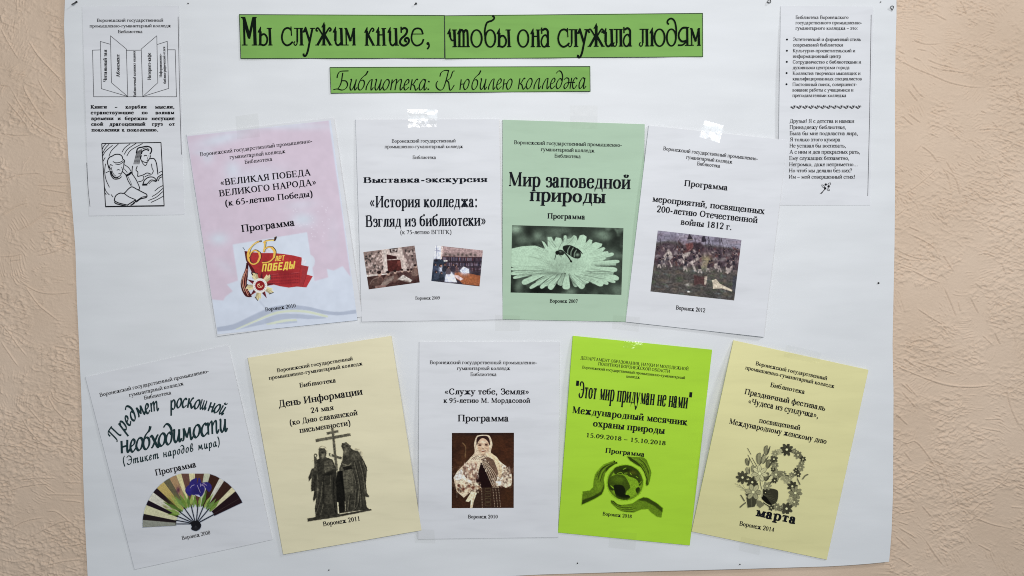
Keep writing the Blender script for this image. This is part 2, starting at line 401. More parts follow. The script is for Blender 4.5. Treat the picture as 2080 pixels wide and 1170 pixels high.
def roman_glyph(ch, S, T, SL):
    adv, st = ROMAN[ch]
    k = Ink(); sw = T * 1.0
    ex = 0 if S < 100 else (S - 92) * 0.45
    def wfor(p, q=1.0):
        d = np.gradient(p, axis=0); L = np.hypot(d[:, 0], d[:, 1]) + 1e-9
        return T + (S * 1.04 - T) * (np.abs(d[:, 1]) / L) ** 1.4 * q
    for s in st:
        t = s[0]
        if t == 'v':
            _, x, y0, y1, fl = s
            wd = T if fl == 'h' else S
            k.rect(x - wd / 2, y0, x + wd / 2, y1)
            e = wd / 2 + SL * 0.72
            if fl == 'h':
                k.rect(x - e, 0, x + e, sw); k.rect(x - e, y1 - sw, x + T, y1); continue
            if 'b' in fl or 'L' in fl or 'R' in fl: 
                k.rect(x - e, y0, x + e, y0 + sw)
            if 't' in fl: k.rect(x - e, y1 - sw, x + e, y1)
            if 'L' in fl: k.rect(x - e, y1 - sw, x, y1)
            if 'R' in fl: k.rect(x, y1 - sw, x + e, y1)
        elif t == 'h':
            k.rect(s[1], s[3] - T / 2, s[2], s[3] + T / 2)
        elif t == 'c':
            p = cr(s[1], 5); q = s[2] if len(s) > 2 else 1.0
            k.ribbon(p, wfor(p, q))
        elif t == 'l':
            wd = T + (S - T) * s[5]
            k.ribbon([(s[1], s[2]), (s[3], s[4])], wd * 1.04)
        elif t == 'o':
            _, cx, cy, rx, ry = s
            th = np.linspace(0, 2 * math.pi, 21)
            p = np.stack([cx + (rx) * np.cos(th), cy + (ry - T / 2) * np.sin(th)], axis=1)
            wd = T + (S * 1.08 - T) * np.abs(np.cos(th)) ** 1.3
            k.ribbon(p, wd)
        elif t == 'b':
            _, x, y0, y1 = s
            wd = T * 0.9
            k.poly([(x - wd / 2, y0), (x + wd / 2, y0), (x + wd * 0.5, y1), (x - wd * 0.5, y1)])
            e = 1 if x > 250 else -1
            k.poly([(x, y0), (x - e * 90, y0), (x, y0 + (y1 - y0) * 0.8)])
        elif t == 'd':
            k.disc(s[1], s[2] , S * 0.52, n=10)
        elif t == 's':
            e = SL * 1.05 + S * 0.25
            k.rect(s[1] - e, s[2] - sw / 2, s[1] + e, s[2] + sw / 2)
    return adv + ex * 1.2, k
_cache = {}
def get_glyph(ch, font):
    key = (ch, font)
    if key not in _cache:
        S, T, SL, tr = FONTS[font]
        adv, k = roman_glyph(ch, S, T, SL)
        _cache[key] = (adv + tr, np.array(k.v) if k.v else np.zeros((0, 2)), k.f)
    return _cache[key]

def text_units(txt, font, space=None, track=0):
    x = 0; V = []; F = []
    for ch in txt:
        adv, v, f = get_glyph(ch, font)
        if ch == ' ' and space: adv = space
        b = len(V)
        if len(v):
            V += [(q[0] + x, q[1]) for q in v]; F += [tuple(i + b for i in q) for q in f]
        x += adv + track
    return V, F

# italic / script letters. unit: x-height 175, caps 310
IT = {
 'Б': (232, [[(55,195),(62,240),(85,285),(120,303),(225,308)], [(140,278),(112,110),(68,22)], [(0,10),(60,20),(130,3),(185,30),(210,90),(185,145),(125,152)]]),
 'и': (128, [[(18,168),(36,165),(14,50),(28,2),(55,25),(95,115)], [(108,172),(82,35),(92,2),(118,45)]]),
 'й': (128, [[(18,168),(36,165),(14,50),(28,2),(55,25),(95,115)], [(108,172),(82,35),(92,2),(118,45)], [(50,245),(70,220),(100,225),(120,250)]]),
 'б': (120, [[(150,305),(118,250),(55,185),(12,90),(12,20),(45,5),(88,60),(98,130),(75,160),(48,150)], [(150,305),(125,250),(95,225)]]),
 'л': (122, [[(2,0),(12,60),(55,145),(85,172)], [(95,175),(76,40),(84,2),(112,45)]]),
 'о': (112, [[(62,172),(25,125),(2,55),(22,3),(62,28),(95,110),(88,160),(62,172)]]),
 'т': (200, [[(30,170),(4,0)], [(16,95),(72,165),(94,155),(68,0)], [(82,95),(142,168),(165,152),(145,40),(155,2),(188,48)]]),
 'е': (92, [[(8,75),(60,105),(76,150),(52,170),(14,110),(2,40),(25,2),(78,50)]]),
 'к': (132, [[(32,172),(4,0)], [(116,162),(96,174),(58,112),(32,88)], [(32,88),(60,72),(76,14),(92,0),(122,42)]]),
 'а': (124, [[(96,150),(62,172),(14,100),(4,25),(24,2),(60,45),(92,125)], [(100,172),(76,35),(86,2),(116,42)]]),
 'К': (290, [[(62,215),(84,280),(140,312),(208,310)], [(198,310),(152,130),(112,22),(60,0),(12,40),(5,100),(30,145)], [(292,305),(262,290),(225,190),(165,150)], [(165,150),(198,120),(213,18),(238,2),(288,82)]]),
 'ю': (158, [[(26,165),(4,0)], [(14,85),(72,95)], [(122,168),(85,125),(62,55),(82,3),(120,28),(150,110),(144,155),(122,168)]]),
 'д': (118, [[(62,165),(25,120),(2,50),(22,3),(62,28),(92,100),(105,195),(85,265),(45,285),(2,245)], [(62,165),(80,158),(92,130)]]),
 'ж': (222, [[(0,140),(38,172),(78,150),(66,60),(22,2),(0,30),(18,75),(60,95),(178,100)], [(214,150),(184,172),(145,110),(140,25),(165,2),(210,60)], [(126,172),(96,0)]]),
 'П': (215, [[(0,0),(25,5),(50,60),(78,200),(98,296)], [(20,200),(35,262),(80,298),(150,304),(225,304)], [(196,300),(178,180),(160,60),(170,10),(200,20)]]),
 'р': (125, [[(34,172),(-12,-110)], [(26,110),(72,170),(102,140),(90,50),(55,5),(14,25)]]),
 'м': (178, [[(-4,4),(16,15),(40,100),(48,170)], [(48,172),(74,40)], [(72,35),(136,172)], [(138,172),(128,40),(136,2),(168,42)]]),
 'с': (92, [[(88,140),(62,170),(18,110),(4,40),(28,2),(84,48)]]),
 'ш': (205, [[(18,168),(36,165),(14,50),(28,2),(55,25),(95,115)], [(108,172),(84,50),(98,2),(125,25),(165,115)], [(184,172),(158,35),(168,2),(196,45)]]),
 'н': (132, [[(30,172),(4,0)], [(14,85),(92,92)], [(112,172),(86,35),(96,2),(124,42)]]),
 'х': (125, [[(4,150),(30,168),(52,100),(78,10),(96,0),(122,30)], [(118,168),(96,150),(20,20),(-2,4)]]),
 'в': (118, [[(20,100),(8,40),(30,3),(75,20),(95,70),(70,105),(25,95)], [(10,55),(40,190),(85,270),(108,240),(70,120)]]),
 'э': (100, [[(15,140),(45,170),(85,130),(80,60),(45,5),(2,30)], [(30,88),(84,92)]]),
 'Э': (190, [[(30,240),(90,300),(170,260),(180,160),(130,30),(50,2),(5,55)], [(70,155),(178,160)]]),
 'ф': (170, [[(70,280),(30,-80)], [(60,165),(20,110),(8,30),(40,3),(60,20)], [(75,165),(120,165),(130,80),(90,5),(55,15)]]),
 '(': (70, [[(75,330),(20,240),(0,110),(15,-40)]]),
 ')': (70, [[(40,330),(60,220),(40,60),(-15,-50)]]),
 ':': (45, [[(18,125),(26,145)], [(10,5),(18,25)]]),
 ' ': (90, []),
}
def it_glyph(ch, S, T, nib=35.0):
    adv, st = IT[ch]; k = Ink()
    for s in st:
        p = cr(s, 6)
        d = np.gradient(p, axis=0); th = np.arctan2(d[:, 1], d[:, 0])
        wd = T + (S - T) * np.abs(np.sin(th - math.radians(nib)))
        if ch == ':': wd = S * 1.2
        if ch == 'б' and s is st[1]: wd = np.linspace(S * 1.1, T, len(p))
        k.ribbon(p, wd)
    return adv, k

# decorative headline letters. unit = 1/8.667 photograph px, baseline 0, x-height 310
def _n():
    N = {}
    FL = lambda x=0: ('p', [(x + 0, 232), (x + 12, 262), (x + 52, 335), (x + 62, 322), (x + 60, 238), (x + 18, 226)])
    def serif(x0, x1, y, h=17): return ('r', x0, y - h / 2, x1, y + h / 2)
    B = 9; TP = 303
    N['М'] = [('s', 34, [(66, 0), (52, 480)]), ('s', 52, [(50, 492), (146, 150)]), ('s', 40, [(142, 120), (222, 492)]), ('s', 52, [(252, 0), (236, 492)]), serif(17, 118, B), serif(192, 292, B), serif(0, 75, 493, 20), serif(205, 278, 493, 20)]
    N['ь'] = [('s', 40, [(42, 0), (44, 250)]), FL(-6), ('s', 30, [(50, 165), (85, 198), (130, 190), (165, 120), (150, 40), (105, 6), (60, 15)]), serif(5, 100, B)]
    N['ы'] = N['ь'] + [('s', 40, [(220, 0), (205, 310)]), serif(180, 258, B), serif(155, 245, TP)]
    N['с'] = [('s', 30, [(172, 268), (150, 298), (100, 308), (45, 270), (12, 160), (32, 60), (90, 5), (150, 18), (205, 68)]), ('s', 18, [(172, 335), (182, 172)])]
    N['л'] = [serif(0, 162, TP), ('s', 28, [(58, 300), (58, 60)]), ('s', 18, [(58, 65), (48, 20), (22, 4), (0, 30), (8, 62), (22, 66)]), ('s', 42, [(128, 300), (134, 0)]), serif(95, 175, B)]
    N['у'] = [('s', 36, [(46, 318), (122, 70)]), FL(-4), ('s', 32, [(172, 300), (124, 70), (92, -90), (64, -165), (38, -186), (16, -170), (20, -140)]), serif(128, 220, TP)]
    N['ж'] = [('s', 44, [(150, 0), (154, 370)]), ('p', [(104, 320), (118, 345), (150, 410), (160, 418), (172, 340), (130, 318)]), ('s', 38, [(38, 5), (140, 190)]), ('s', 38, [(164, 190), (268, 5)]),
              ('s', 26, [(142, 165), (75, 275), (45, 308), (18, 292), (20, 262), (45, 256)]), ('s', 26, [(164, 180), (228, 285), (252, 310), (275, 290), (268, 262), (242, 256)]), serif(0, 62, B), serif(108, 196, B), serif(242, 302, B)]
    N['и'] = [('s', 40, [(48, 260), (46, 80)]), ('s', 30, [(46, 90), (60, 30), (90, 6), (120, 18), (152, 60)]), FL(-2), ('s', 42, [(150, 310), (160, 0)]), serif(108, 172, TP), serif(135, 205, B)]
    N['м'] = [('s', 22, [(36, 0), (28, 300)]), ('s', 38, [(28, 300), (112, 75)]), ('s', 24, [(108, 75), (164, 300)]), ('s', 42, [(164, 300), (172, 0)]), serif(0, 76, B), serif(135, 206, B), serif(0, 44, TP), serif(152, 194, TP)]
    N['к'] = [('s', 40, [(44, 0), (48, 260)]), FL(-2), ('s', 24, [(66, 170), (110, 270), (142, 308), (168, 285), (158, 260), (136, 252)]), ('s', 38, [(62, 205), (165, 5)]), serif(8, 82, B), serif(140, 196, B)]
    N['н'] = [('s', 40, [(42, 0), (46, 260)]), FL(-4), ('r', 55, 180, 135, 202), ('s', 42, [(134, 305), (146, 0)]), serif(98, 182, TP), serif(4, 82, B), serif(108, 188, B)]
    N['г'] = [('s', 24, [(34, 335), (38, 225)]), ('s', 34, [(46, 292), (95, 312), (136, 285), (135, 235), (100, 180), (38, 125), (14, 60), (48, 12), (100, 4), (158, 45), (172, 100), (145, 138), (108, 122), (105, 88), (138, 68)])]
    N['е'] = [('r', 28, 198, 222, 214), ('s', 28, [(214, 206), (182, 285), (115, 306), (50, 275), (14, 170), (22, 80), (70, 14), (130, 5), (195, 45), (226, 118)])]
    N[','] = [('o', 30, 38, 28), ('s', 26, [(46, 30), (48, -15), (18, -62)])]
    N['ч'] = [('s', 38, [(44, 262), (52, 175)]), ('s', 26, [(52, 185), (72, 130), (105, 118), (130, 135)]), FL(-4), ('s', 42, [(125, 305), (138, 0)]), serif(85, 168, TP), serif(92, 172, B)]
    N['т'] = [('s', 36, [(38, 0), (38, 255)]), FL(-6), ('s', 34, [(112, 0), (110, 240), (96, 290), (66, 300), (40, 250)]), ('s', 34, [(188, 0), (180, 250), (160, 296), (134, 290), (112, 250)]), serif(4, 222, B, 18)]
    N['о'] = [('e', 105, 153, 92, 150, 32, 22)]
    N['б'] = [('e', 115, 153, 88, 150, 32, 22), ('s', 28, [(28, 150), (18, 290), (48, 415), (90, 450), (140, 465), (180, 500), (178, 535), (150, 550)])]
    N['а'] = [('s', 22, [(12, 345), (14, 235)]), ('s', 34, [(24, 295), (75, 322), (118, 285), (122, 200), (122, 0)]), ('s', 26, [(116, 160), (82, 212), (32, 180), (6, 95), (28, 20), (75, 8), (116, 75)]), serif(88, 158, B)]
    N['ю'] = [('s', 40, [(42, 0), (44, 260)]), FL(-4), ('r', 55, 170, 90, 190), ('e', 174, 152, 90, 150, 32, 22), serif(4, 80, B)]
    N['д'] = [('e', 92, 152, 80, 148, 30, 22), ('s', 28, [(172, 150), (178, 300), (150, 435), (92, 486), (36, 460), (22, 415), (48, 380)])]
    N['я'] = [('s', 38, [(180, 0), (176, 325)]), ('r', 105, 318, 215, 334), ('s', 32, [(165, 322), (85, 312), (24, 235), (18, 150), (60, 88), (110, 78), (165, 95)]), ('s', 26, [(165, 78), (90, 18), (0, 12)]), serif(130, 262, B)]
    return N
NOUV = _n()
def nouveau(ink, ch, x, y, sx=1.0, sy=None):
    """x,y photograph px of the letter's left end on its baseline"""
    k = Ink(); sy = sy or sx
    for s in NOUV[ch]:
        if s[0] == 's':
            p = cr(s[2], 6) if len(s[2]) > 2 else np.array([np.array(s[2][0], float) * (1 - t) + np.array(s[2][1], float) * t for t in np.linspace(0, 1, 9)]); k.ribbon(p, s[1] * 1.12)
        elif s[0] == 'p': k.poly(s[1])
        elif s[0] == 'r': k.rect(*s[1:])
        elif s[0] == 'o': k.disc(s[1], s[2], s[3])
        elif s[0] == 'e':
            th = np.linspace(0, 2 * math.pi, 29)
            p = np.stack([s[1] + s[3] * np.cos(th), s[2] + s[4] * np.sin(th)], axis=1)
            k.ribbon(p, 1.12 * (s[6] + (s[5] - s[6]) * np.abs(np.cos(th))))
    ink.add(k, lambda q: (x + q[0] / 8.667 * sx, y - q[1] / 8.667 * sy))

CROPS = {'a': (0, 0, 3.9), 'a2': (140, 200, 4.68), 's1': (470, 0, 4.245), 's2': (900, 0, 3.714), 'r1': (1540, 0, 4.875), 'r2': (1540, 200, 4.875),
 'A1': (360, 220, 4.875), 'A2': (380, 430, 4.334), 'B1': (700, 210, 5.318), 'B2': (700, 430, 4.679), 'C1': (1000, 220, 5.0875), 'C2': (1010, 430, 4.68),
 'D1': (1260, 230, 5.086), 'D2': (1260, 450, 4.68), 'E1': (150, 690, 5.073), 'E2': (170, 900, 4.3325), 'F1': (490, 670, 5.086), 'F2': (540, 860, 4.178),
 'G1': (830, 680, 5.848), 'G2': (830, 860, 4.679), 'H1': (1120, 670, 4.679), 'H2': (1120, 900, 5.318), 'I1': (1390, 680, 4.875), 'I2': (1390, 880, 4.035),
 'S1': (480, 20, 8.667), 'S2': (700, 20, 8.667), 'S3': (900, 20, 7.704), 'S4': (1160, 20, 7.704), 'T1': (665, 130, 7.704), 'T2': (925, 130, 7.429),
 'emb': (480, 470, 7.31), 'wom': (910, 870, 6.88), 'sta': (600, 860, 5.85), 'fan': (280, 950, 8.36), 'fl8': (1485, 890, 7.315), 'glo': (1170, 920, 8.356)}
def cp(crop, x, y):
    c = CROPS[crop]; return c[0] + x / c[2], c[1] + y / c[2]

def line(ink, crop, txt, x0, y0, x1, y1, cap, font='reg', space=None, track=0):
    """one line of text whose baseline runs (x0,y0)-(x1,y1) in crop units, cap height in crop units"""
    s = CROPS[crop][2]
    p0 = np.array(cp(crop, x0, y0)); p1 = np.array(cp(crop, x1, y1))
    V, F = text_units(txt, font, space, track)
    xs = [q[0] for q in V]; a, b = min(xs), max(xs)
    d = p1 - p0; L = np.hypot(*d); e = d / L; n = np.array([e[1], -e[0]])
    kx = L / (b - a); ky = cap / s / 650.0
    base = len(ink.v)
    for q in V:
        r = p0 + e * (q[0] - a) * kx + n * q[1] * ky
        ink.v.append((r[0], r[1]))
    ink.f += [tuple(i + base for i in f) for f in F]

def script_line(ink, crop, txt, x0, y0, x1, y1, xh, S=21, T=9, track=0):
    s = CROPS[crop][2]
    p0 = np.array(cp(crop, x0, y0)); p1 = np.array(cp(crop, x1, y1))
    k = Ink(); x = 0
    for ch in txt:
        adv, g = it_glyph(ch, S, T)
        k.add(g, lambda q, x=x: (q[0] + x, q[1])); x += adv + track
    xs = [q[0] for q in k.v]; a, b = min(xs), max(xs)
    d = p1 - p0; L = np.hypot(*d); e = d / L; n = np.array([e[1], -e[0]])
    ink.add(k, lambda q: p0 + e * (q[0] - a) * L / (b - a) + n * q[1] * xh / s / 175.0)

def script_char(ink, crop, ch, x, y, ang, xh, S=30, T=11, wx=1.0):
    s = CROPS[crop][2]; p0 = np.array(cp(crop, x, y)); r = math.radians(ang)
    e = np.array([math.cos(r), -math.sin(r)]); n = np.array([-math.sin(r), -math.cos(r)])
    adv, g = it_glyph(ch, S, T)
    ink.add(g, lambda q: p0 + e * q[0] * wx * xh / s / 175.0 + n * q[1] * xh / s / 175.0)

def pline(ink, crop, pts, wd, smooth=True, sub=1):
    p = [cp(crop, *q) for q in pts]
    p = cr(p, 5) if smooth and len(p) > 2 else np.array(p, float)
    if sub > 1:
        q = []
        for i in range(len(p) - 1):
            for k in range(sub): q.append(p[i] + (p[i + 1] - p[i]) * k / sub)
        q.append(p[-1]); p = np.array(q)
    ink.ribbon(p, wd / CROPS[crop][2])
# ================================================================ printed pictures (flat print as colours on a fine grid)
class Canvas:
    """small painting surface in crop units; res = canvas cells per crop unit"""
    def __init__(s, crop, x0, y0, x1, y1, res, base=None, paper=(255, 255, 255)):
        s.crop = crop; s.x0, s.y0, s.res = x0, y0, res
        s.w = int((x1 - x0) * res) + 1; s.hh = int((y1 - y0) * res) + 1
        s.rgb = np.zeros((s.hh, s.w, 3)); s.a = np.zeros((s.hh, s.w))
        s.rgb[:] = paper
        if base is not None: s.rgb[:] = base; s.a[:] = 1
        s.Y, s.X = np.mgrid[0:s.hh, 0:s.w].astype(float)
        s.Xc = s.X / res + x0; s.Yc = s.Y / res + y0
    def _mask_apply(s, m, col, a, sl):
        m = m * a
        s.rgb[sl] = s.rgb[sl] * (1 - m[..., None]) + np.asarray(col, float) * m[..., None]
        s.a[sl] = np.maximum(s.a[sl], m)
    def poly(s, pts, col, a=1.0, smooth=False, soft=0.0, shade=None):
        p = cr(pts, 6, closed=True) if smooth else np.array(pts, float)
        q = (p - [s.x0, s.y0]) * s.res
        pad = 2 + int(soft * s.res * 2)
        xa = max(0, int(q[:, 0].min()) - pad); xb = min(s.w, int(q[:, 0].max()) + pad + 2)
        ya = max(0, int(q[:, 1].min()) - pad); yb = min(s.hh, int(q[:, 1].max()) + pad + 2)
        if xa >= xb or ya >= yb: return
        acc = 0
        for ox, oy in ((-.25, -.25), (.25, -.25), (-.25, .25), (.25, .25)):
            X_ = s.X[ya:yb, xa:xb] + ox; Y_ = s.Y[ya:yb, xa:xb] + oy
            ins = np.zeros(X_.shape, bool)
            for i in range(len(q)):
                ax, ay = q[i]; bx, by = q[(i + 1) % len(q)]
                if ay == by: continue
                c = ((ay > Y_) != (by > Y_)) & (X_ < (bx - ax) * (Y_ - ay) / (by - ay) + ax)
                ins ^= c
            acc = acc + ins * 0.25
        if soft: acc = blur(acc, soft * s.res)
        sl = (slice(ya, yb), slice(xa, xb))
        if shade is not None:
            col = np.asarray(col, float) * shade(s.Xc[sl], s.Yc[sl])[..., None]
        s._mask_apply(acc, col, a, sl)
    def line(s, pts, wd, col, a=1.0, smooth=True):
        p = cr(pts, 6) if smooth and len(pts) > 2 else np.array(pts, float)
        q = (p - [s.x0, s.y0]) * s.res; r = max(wd * s.res / 2, 0.35)
        W2 = np.broadcast_to(r, (len(q),))
        xa = max(0, int(q[:, 0].min() - r) - 2); xb = min(s.w, int(q[:, 0].max() + r) + 3)
        ya = max(0, int(q[:, 1].min() - r) - 2); yb = min(s.hh, int(q[:, 1].max() + r) + 3)
        if xa >= xb or ya >= yb: return
        X_ = s.X[ya:yb, xa:xb]; Y_ = s.Y[ya:yb, xa:xb]; D = np.full(X_.shape, 1e9)
        for i in range(len(q) - 1):
            d = q[i + 1] - q[i]; L = d @ d + 1e-9
            t = np.clip(((X_ - q[i, 0]) * d[0] + (Y_ - q[i, 1]) * d[1]) / L, 0, 1)
            D = np.minimum(D, np.hypot(X_ - q[i, 0] - t * d[0], Y_ - q[i, 1] - t * d[1]))
        s._mask_apply(np.clip(r + 0.5 - D, 0, 1), col, a, (slice(ya, yb), slice(xa, xb)))
    def blob(s, x, y, rx, ry, col, a=1.0, rot=0, hard=1.0):
        R = max(rx, ry) * 1.0 * s.res * (2.2 if hard < 2 else 1.2); cx = (x - s.x0) * s.res; cy = (y - s.y0) * s.res
        xa = max(0, int(cx - R)); xb = min(s.w, int(cx + R) + 1); ya = max(0, int(cy - R)); yb = min(s.hh, int(cy + R) + 1)
        if xa >= xb or ya >= yb: return
        X_ = (s.X[ya:yb, xa:xb] - cx) / s.res; Y_ = (s.Y[ya:yb, xa:xb] - cy) / s.res
        c, n = math.cos(rot), math.sin(rot)
        d = ((X_ * c + Y_ * n) / rx) ** 2 + ((-X_ * n + Y_ * c) / ry) ** 2
        m = np.exp(-d * 1.2) if hard < 2 else np.clip((1.0 - np.sqrt(d)) * min(rx, ry) * s.res + 0.5, 0, 1)
        s._mask_apply(m, col, a, (slice(ya, yb), slice(xa, xb)))
    def disc(s, x, y, rx, ry, col, a=1.0, rot=0): s.blob(x, y, rx, ry, col, a, rot, hard=3)
    def grain(s, amp, scale, seed=1, mul=True):
        n = vnoise(s.Xc, s.Yc, scale, seed=seed) - 0.5
        n = n + 0.5 * (vnoise(s.Xc, s.Yc, scale * 0.45, seed=seed + 9) - 0.5)
        if mul: s.rgb *= (1 + amp * n)[..., None]
        else: s.rgb += (amp * n)[..., None]
        s.rgb = np.clip(s.rgb, 0, 255)
    def mottling(s, cols, scale, seed, thr=0.5, soft=0.1, a=0.8, region=None):
        n = vnoise(s.Xc, s.Yc, scale, seed=seed) * 0.65 + 0.35 * vnoise(s.Xc, s.Yc, scale * 0.4, seed=seed + 3)
        m = np.clip((n - thr) / soft, 0, 1) * a
        if region is not None: m = m * region(s.Xc, s.Yc)
        s.rgb = s.rgb * (1 - m[..., None]) + np.asarray(cols, float) * m[..., None]
    def soften(s, r):
        for k in range(3): s.rgb[..., k] = blur(s.rgb[..., k], r)
        
    def sample(s, x, y):
        """crop units -> rgb, alpha"""
        u = np.clip((x - s.x0) * s.res, 0, s.w - 1.001); v = np.clip((y - s.y0) * s.res, 0, s.hh - 1.001)
        i = u.astype(int); j = v.astype(int); fu = (u - i)[..., None]; fv = (v - j)[..., None]
        A = np.concatenate([s.rgb, s.a[..., None]], axis=2)
        r = (A[j, i] * (1 - fu) + A[j, i + 1] * fu) * (1 - fv) + (A[j + 1, i] * (1 - fu) + A[j + 1, i + 1] * fu) * fv
        return r[..., :3], r[..., 3]

def blur(a, r):
    r = max(r, 0.3); n = int(r * 2.5) + 1
    k = np.exp(-0.5 * (np.arange(-n, n + 1) / r) ** 2); k /= k.sum()
    b = np.pad(a, ((n, n), (0, 0)), mode='edge'); b = sum(k[i] * b[i:i + a.shape[0]] for i in range(2 * n + 1))
    b = np.pad(b, ((0, 0), (n, n)), mode='edge'); return sum(k[i] * b[:, i:i + a.shape[1]] for i in range(2 * n + 1))

def picture(name, cv, sheet, parent, quad=None, step=0.75, gain=1.3, eps=0.0002, thr=0.04, label=None, lift=0.0):
    """lay the painted canvas on the sheet. quad = crop corners TL,TR,BR,BL, or None for a cut-out"""
    ox, oy, s = CROPS[cv.crop]
    if quad is not None:
        q = [np.array(p, float) for p in quad]
        nu = int(np.hypot(*(q[1] - q[0])) / s / step) + 2; nv = int(np.hypot(*(q[3] - q[0])) / s / step) + 2
        U, V = np.meshgrid(np.linspace(0, 1, nu), np.linspace(0, 1, nv))
        c = [(q[0][k] * (1 - U) + q[1][k] * U) * (1 - V) + (q[3][k] * (1 - U) + q[2][k] * U) * V for k in (0, 1)]
        cx, cy = c
    else:
        x1 = cv.x0 + (cv.w - 1) / cv.res; y1 = cv.y0 + (cv.hh - 1) / cv.res
        nu = int((x1 - cv.x0) / s / step) + 2; nv = int((y1 - cv.y0) / s / step) + 2
        cx, cy = np.meshgrid(np.linspace(cv.x0, x1, nu), np.linspace(cv.y0, y1, nv))
    rgb, al = cv.sample(cx, cy)
    col = np.clip(lin(rgb) * gain, 0.003, 0.92)
    P = sheet.P(ox + cx / s, oy + cy / s, eps)
    f = grid_faces(nu, nv)
    if quad is None:
        a = al.ravel(); f = f[(a[f].max(axis=1) > thr)]
    used = np.unique(f); remap = np.zeros(nu * nv, int); remap[used] = np.arange(len(used))
    o = mesh_obj(name, P.reshape(-1, 3)[used], remap[f], M_PRINT, parent, colors=col.reshape(-1, 3)[used])
    if label: o['label'] = label
    return o
# ================================================================ wall with embossed wallpaper
def axis(lo, hi, fine, far):
    out = list(np.linspace(far[0], lo, 14)[:-1]); x = lo
    bands = fine
    while x < hi:
        st = 14.0
        for a, b, d in bands:
            if a <= x < b: st = d; break
        out.append(x); x += st
    out += list(np.linspace(x, far[1], 14))
    return np.array(out)
gx = axis(-110, 2190, [(-110, 196, 1.25), (1796, 2200, 1.3)], (-2300, 4400))
gy = axis(-70, 1240, [(-70, 1240, 1.25)], (-1500, 2700))
GX, GY = np.meshgrid(gx, gy)
HW = np.zeros_like(GX)
def crease(pts, amp, wd, grow=3.2):
    p = cr(pts, 5) if len(pts) > 2 else np.array(pts, float)
    r = wd * grow
    ia = np.searchsorted(gx, p[:, 0].min() - r); ib = np.searchsorted(gx, p[:, 0].max() + r)
    ja = np.searchsorted(gy, p[:, 1].min() - r); jb = np.searchsorted(gy, p[:, 1].max() + r)
    if ib <= ia or jb <= ja: return
    X_ = GX[ja:jb, ia:ib]; Y_ = GY[ja:jb, ia:ib]; D = np.full(X_.shape, 1e9); S = np.zeros(X_.shape); T_ = np.zeros(X_.shape)
    L = len(p) - 1
    for i in range(L):
        d = p[i + 1] - p[i]; l2 = d @ d + 1e-9; l = math.sqrt(l2)
        t = np.clip(((X_ - p[i, 0]) * d[0] + (Y_ - p[i, 1]) * d[1]) / l2, 0, 1)
        ex = X_ - p[i, 0] - t * d[0]; ey = Y_ - p[i, 1] - t * d[1]
        dd = np.hypot(ex, ey); m = dd < D
        D = np.where(m, dd, D); S = np.where(m, np.sign(ex * d[1] - ey * d[0]), S); T_ = np.where(m, (i + t) / L, T_)
    taper = np.clip(np.sin(np.pi * np.clip(T_, 0.02, 0.98)) * 2.2, 0, 1)
    # a lip pushed up on one side, a furrow beside it
    g = np.exp(-(D / wd) ** 2) * 1.0 + 0.45 * S * np.exp(-((D - wd * 1.3) / (wd * 1.1)) ** 2)
    HW[ja:jb, ia:ib] += amp * g * taper
MAJOR = []
def maj(cx, cy, s, *pts): MAJOR.append([(cx + x / s, cy + y / s) for x, y in pts])
k_ = 2.925
for q in ([(0,160),(60,270),(110,350)], [(160,230),(230,330),(310,420),(390,510)], [(185,270),(240,350),(330,440),(385,480)], [(225,470),(270,550),(320,610)], [(60,520),(130,640),(200,730),(300,800),(385,830)],
          [(130,500),(190,610),(270,720),(390,790)], [(0,790),(100,803),(180,800)], [(0,1075),(120,1035),(250,1028)], [(320,1025),(410,1028)], [(210,1100),(330,1103),(415,1103)], [(300,123),(375,103)], [(285,180),(350,192)], [(0,505),(60,510)],
          [(240,1120),(330,1135),(420,1150)], [(40,600),(110,680),(170,760)], [(100,438),(150,440)], [(310,520),(385,600)], [(350,1080),(420,1085)]):
    maj(0, 0, k_, *q)
for q in ([(80,215),(180,160),(280,95),(340,95),(430,120)], [(0,355),(80,350),(140,335)], [(210,350),(320,325),(430,270)], [(200,330),(330,290),(430,268)], [(130,510),(220,560),(310,575),(450,565)], [(150,530),(230,640),(340,730)], [(0,745),(50,800),(105,880),(160,950)],
          [(340,835),(430,812)], [(0,850),(60,940),(110,1010)], [(330,885),(410,900)], [(0,120),(90,60),(170,30)], [(60,380),(130,370)], [(330,1010),(400,985),(470,1000)], [(230,40),(330,55),(430,30)], [(220,210),(320,200),(430,180)]):
    maj(0, 400, k_, *q)
for q in ([(120,220),(190,320),(270,390),(370,400),(470,420)], [(160,160),(240,250),(330,340)], [(280,90),(330,180),(400,240),(480,245)], [(0,390),(100,400),(200,400)], [(40,670),(150,635),(310,618)], [(370,612),(490,615)], [(270,685),(380,686),(495,688)],
          [(130,965),(260,895),(370,845),(440,850)], [(280,785),(340,790),(430,860)], [(70,880),(160,840),(270,820)], [(0,1070),(90,1085),(200,1070)], [(260,1110),(360,1085),(480,1070)], [(340,960),(430,945),(500,950)], [(300,60),(340,130),(470,160)], [(100,600),(220,585),(340,590)], [(350,990),(440,985),(500,975)], [(360,720),(440,725),(495,735)]):
    maj(0, 770, k_, *q)
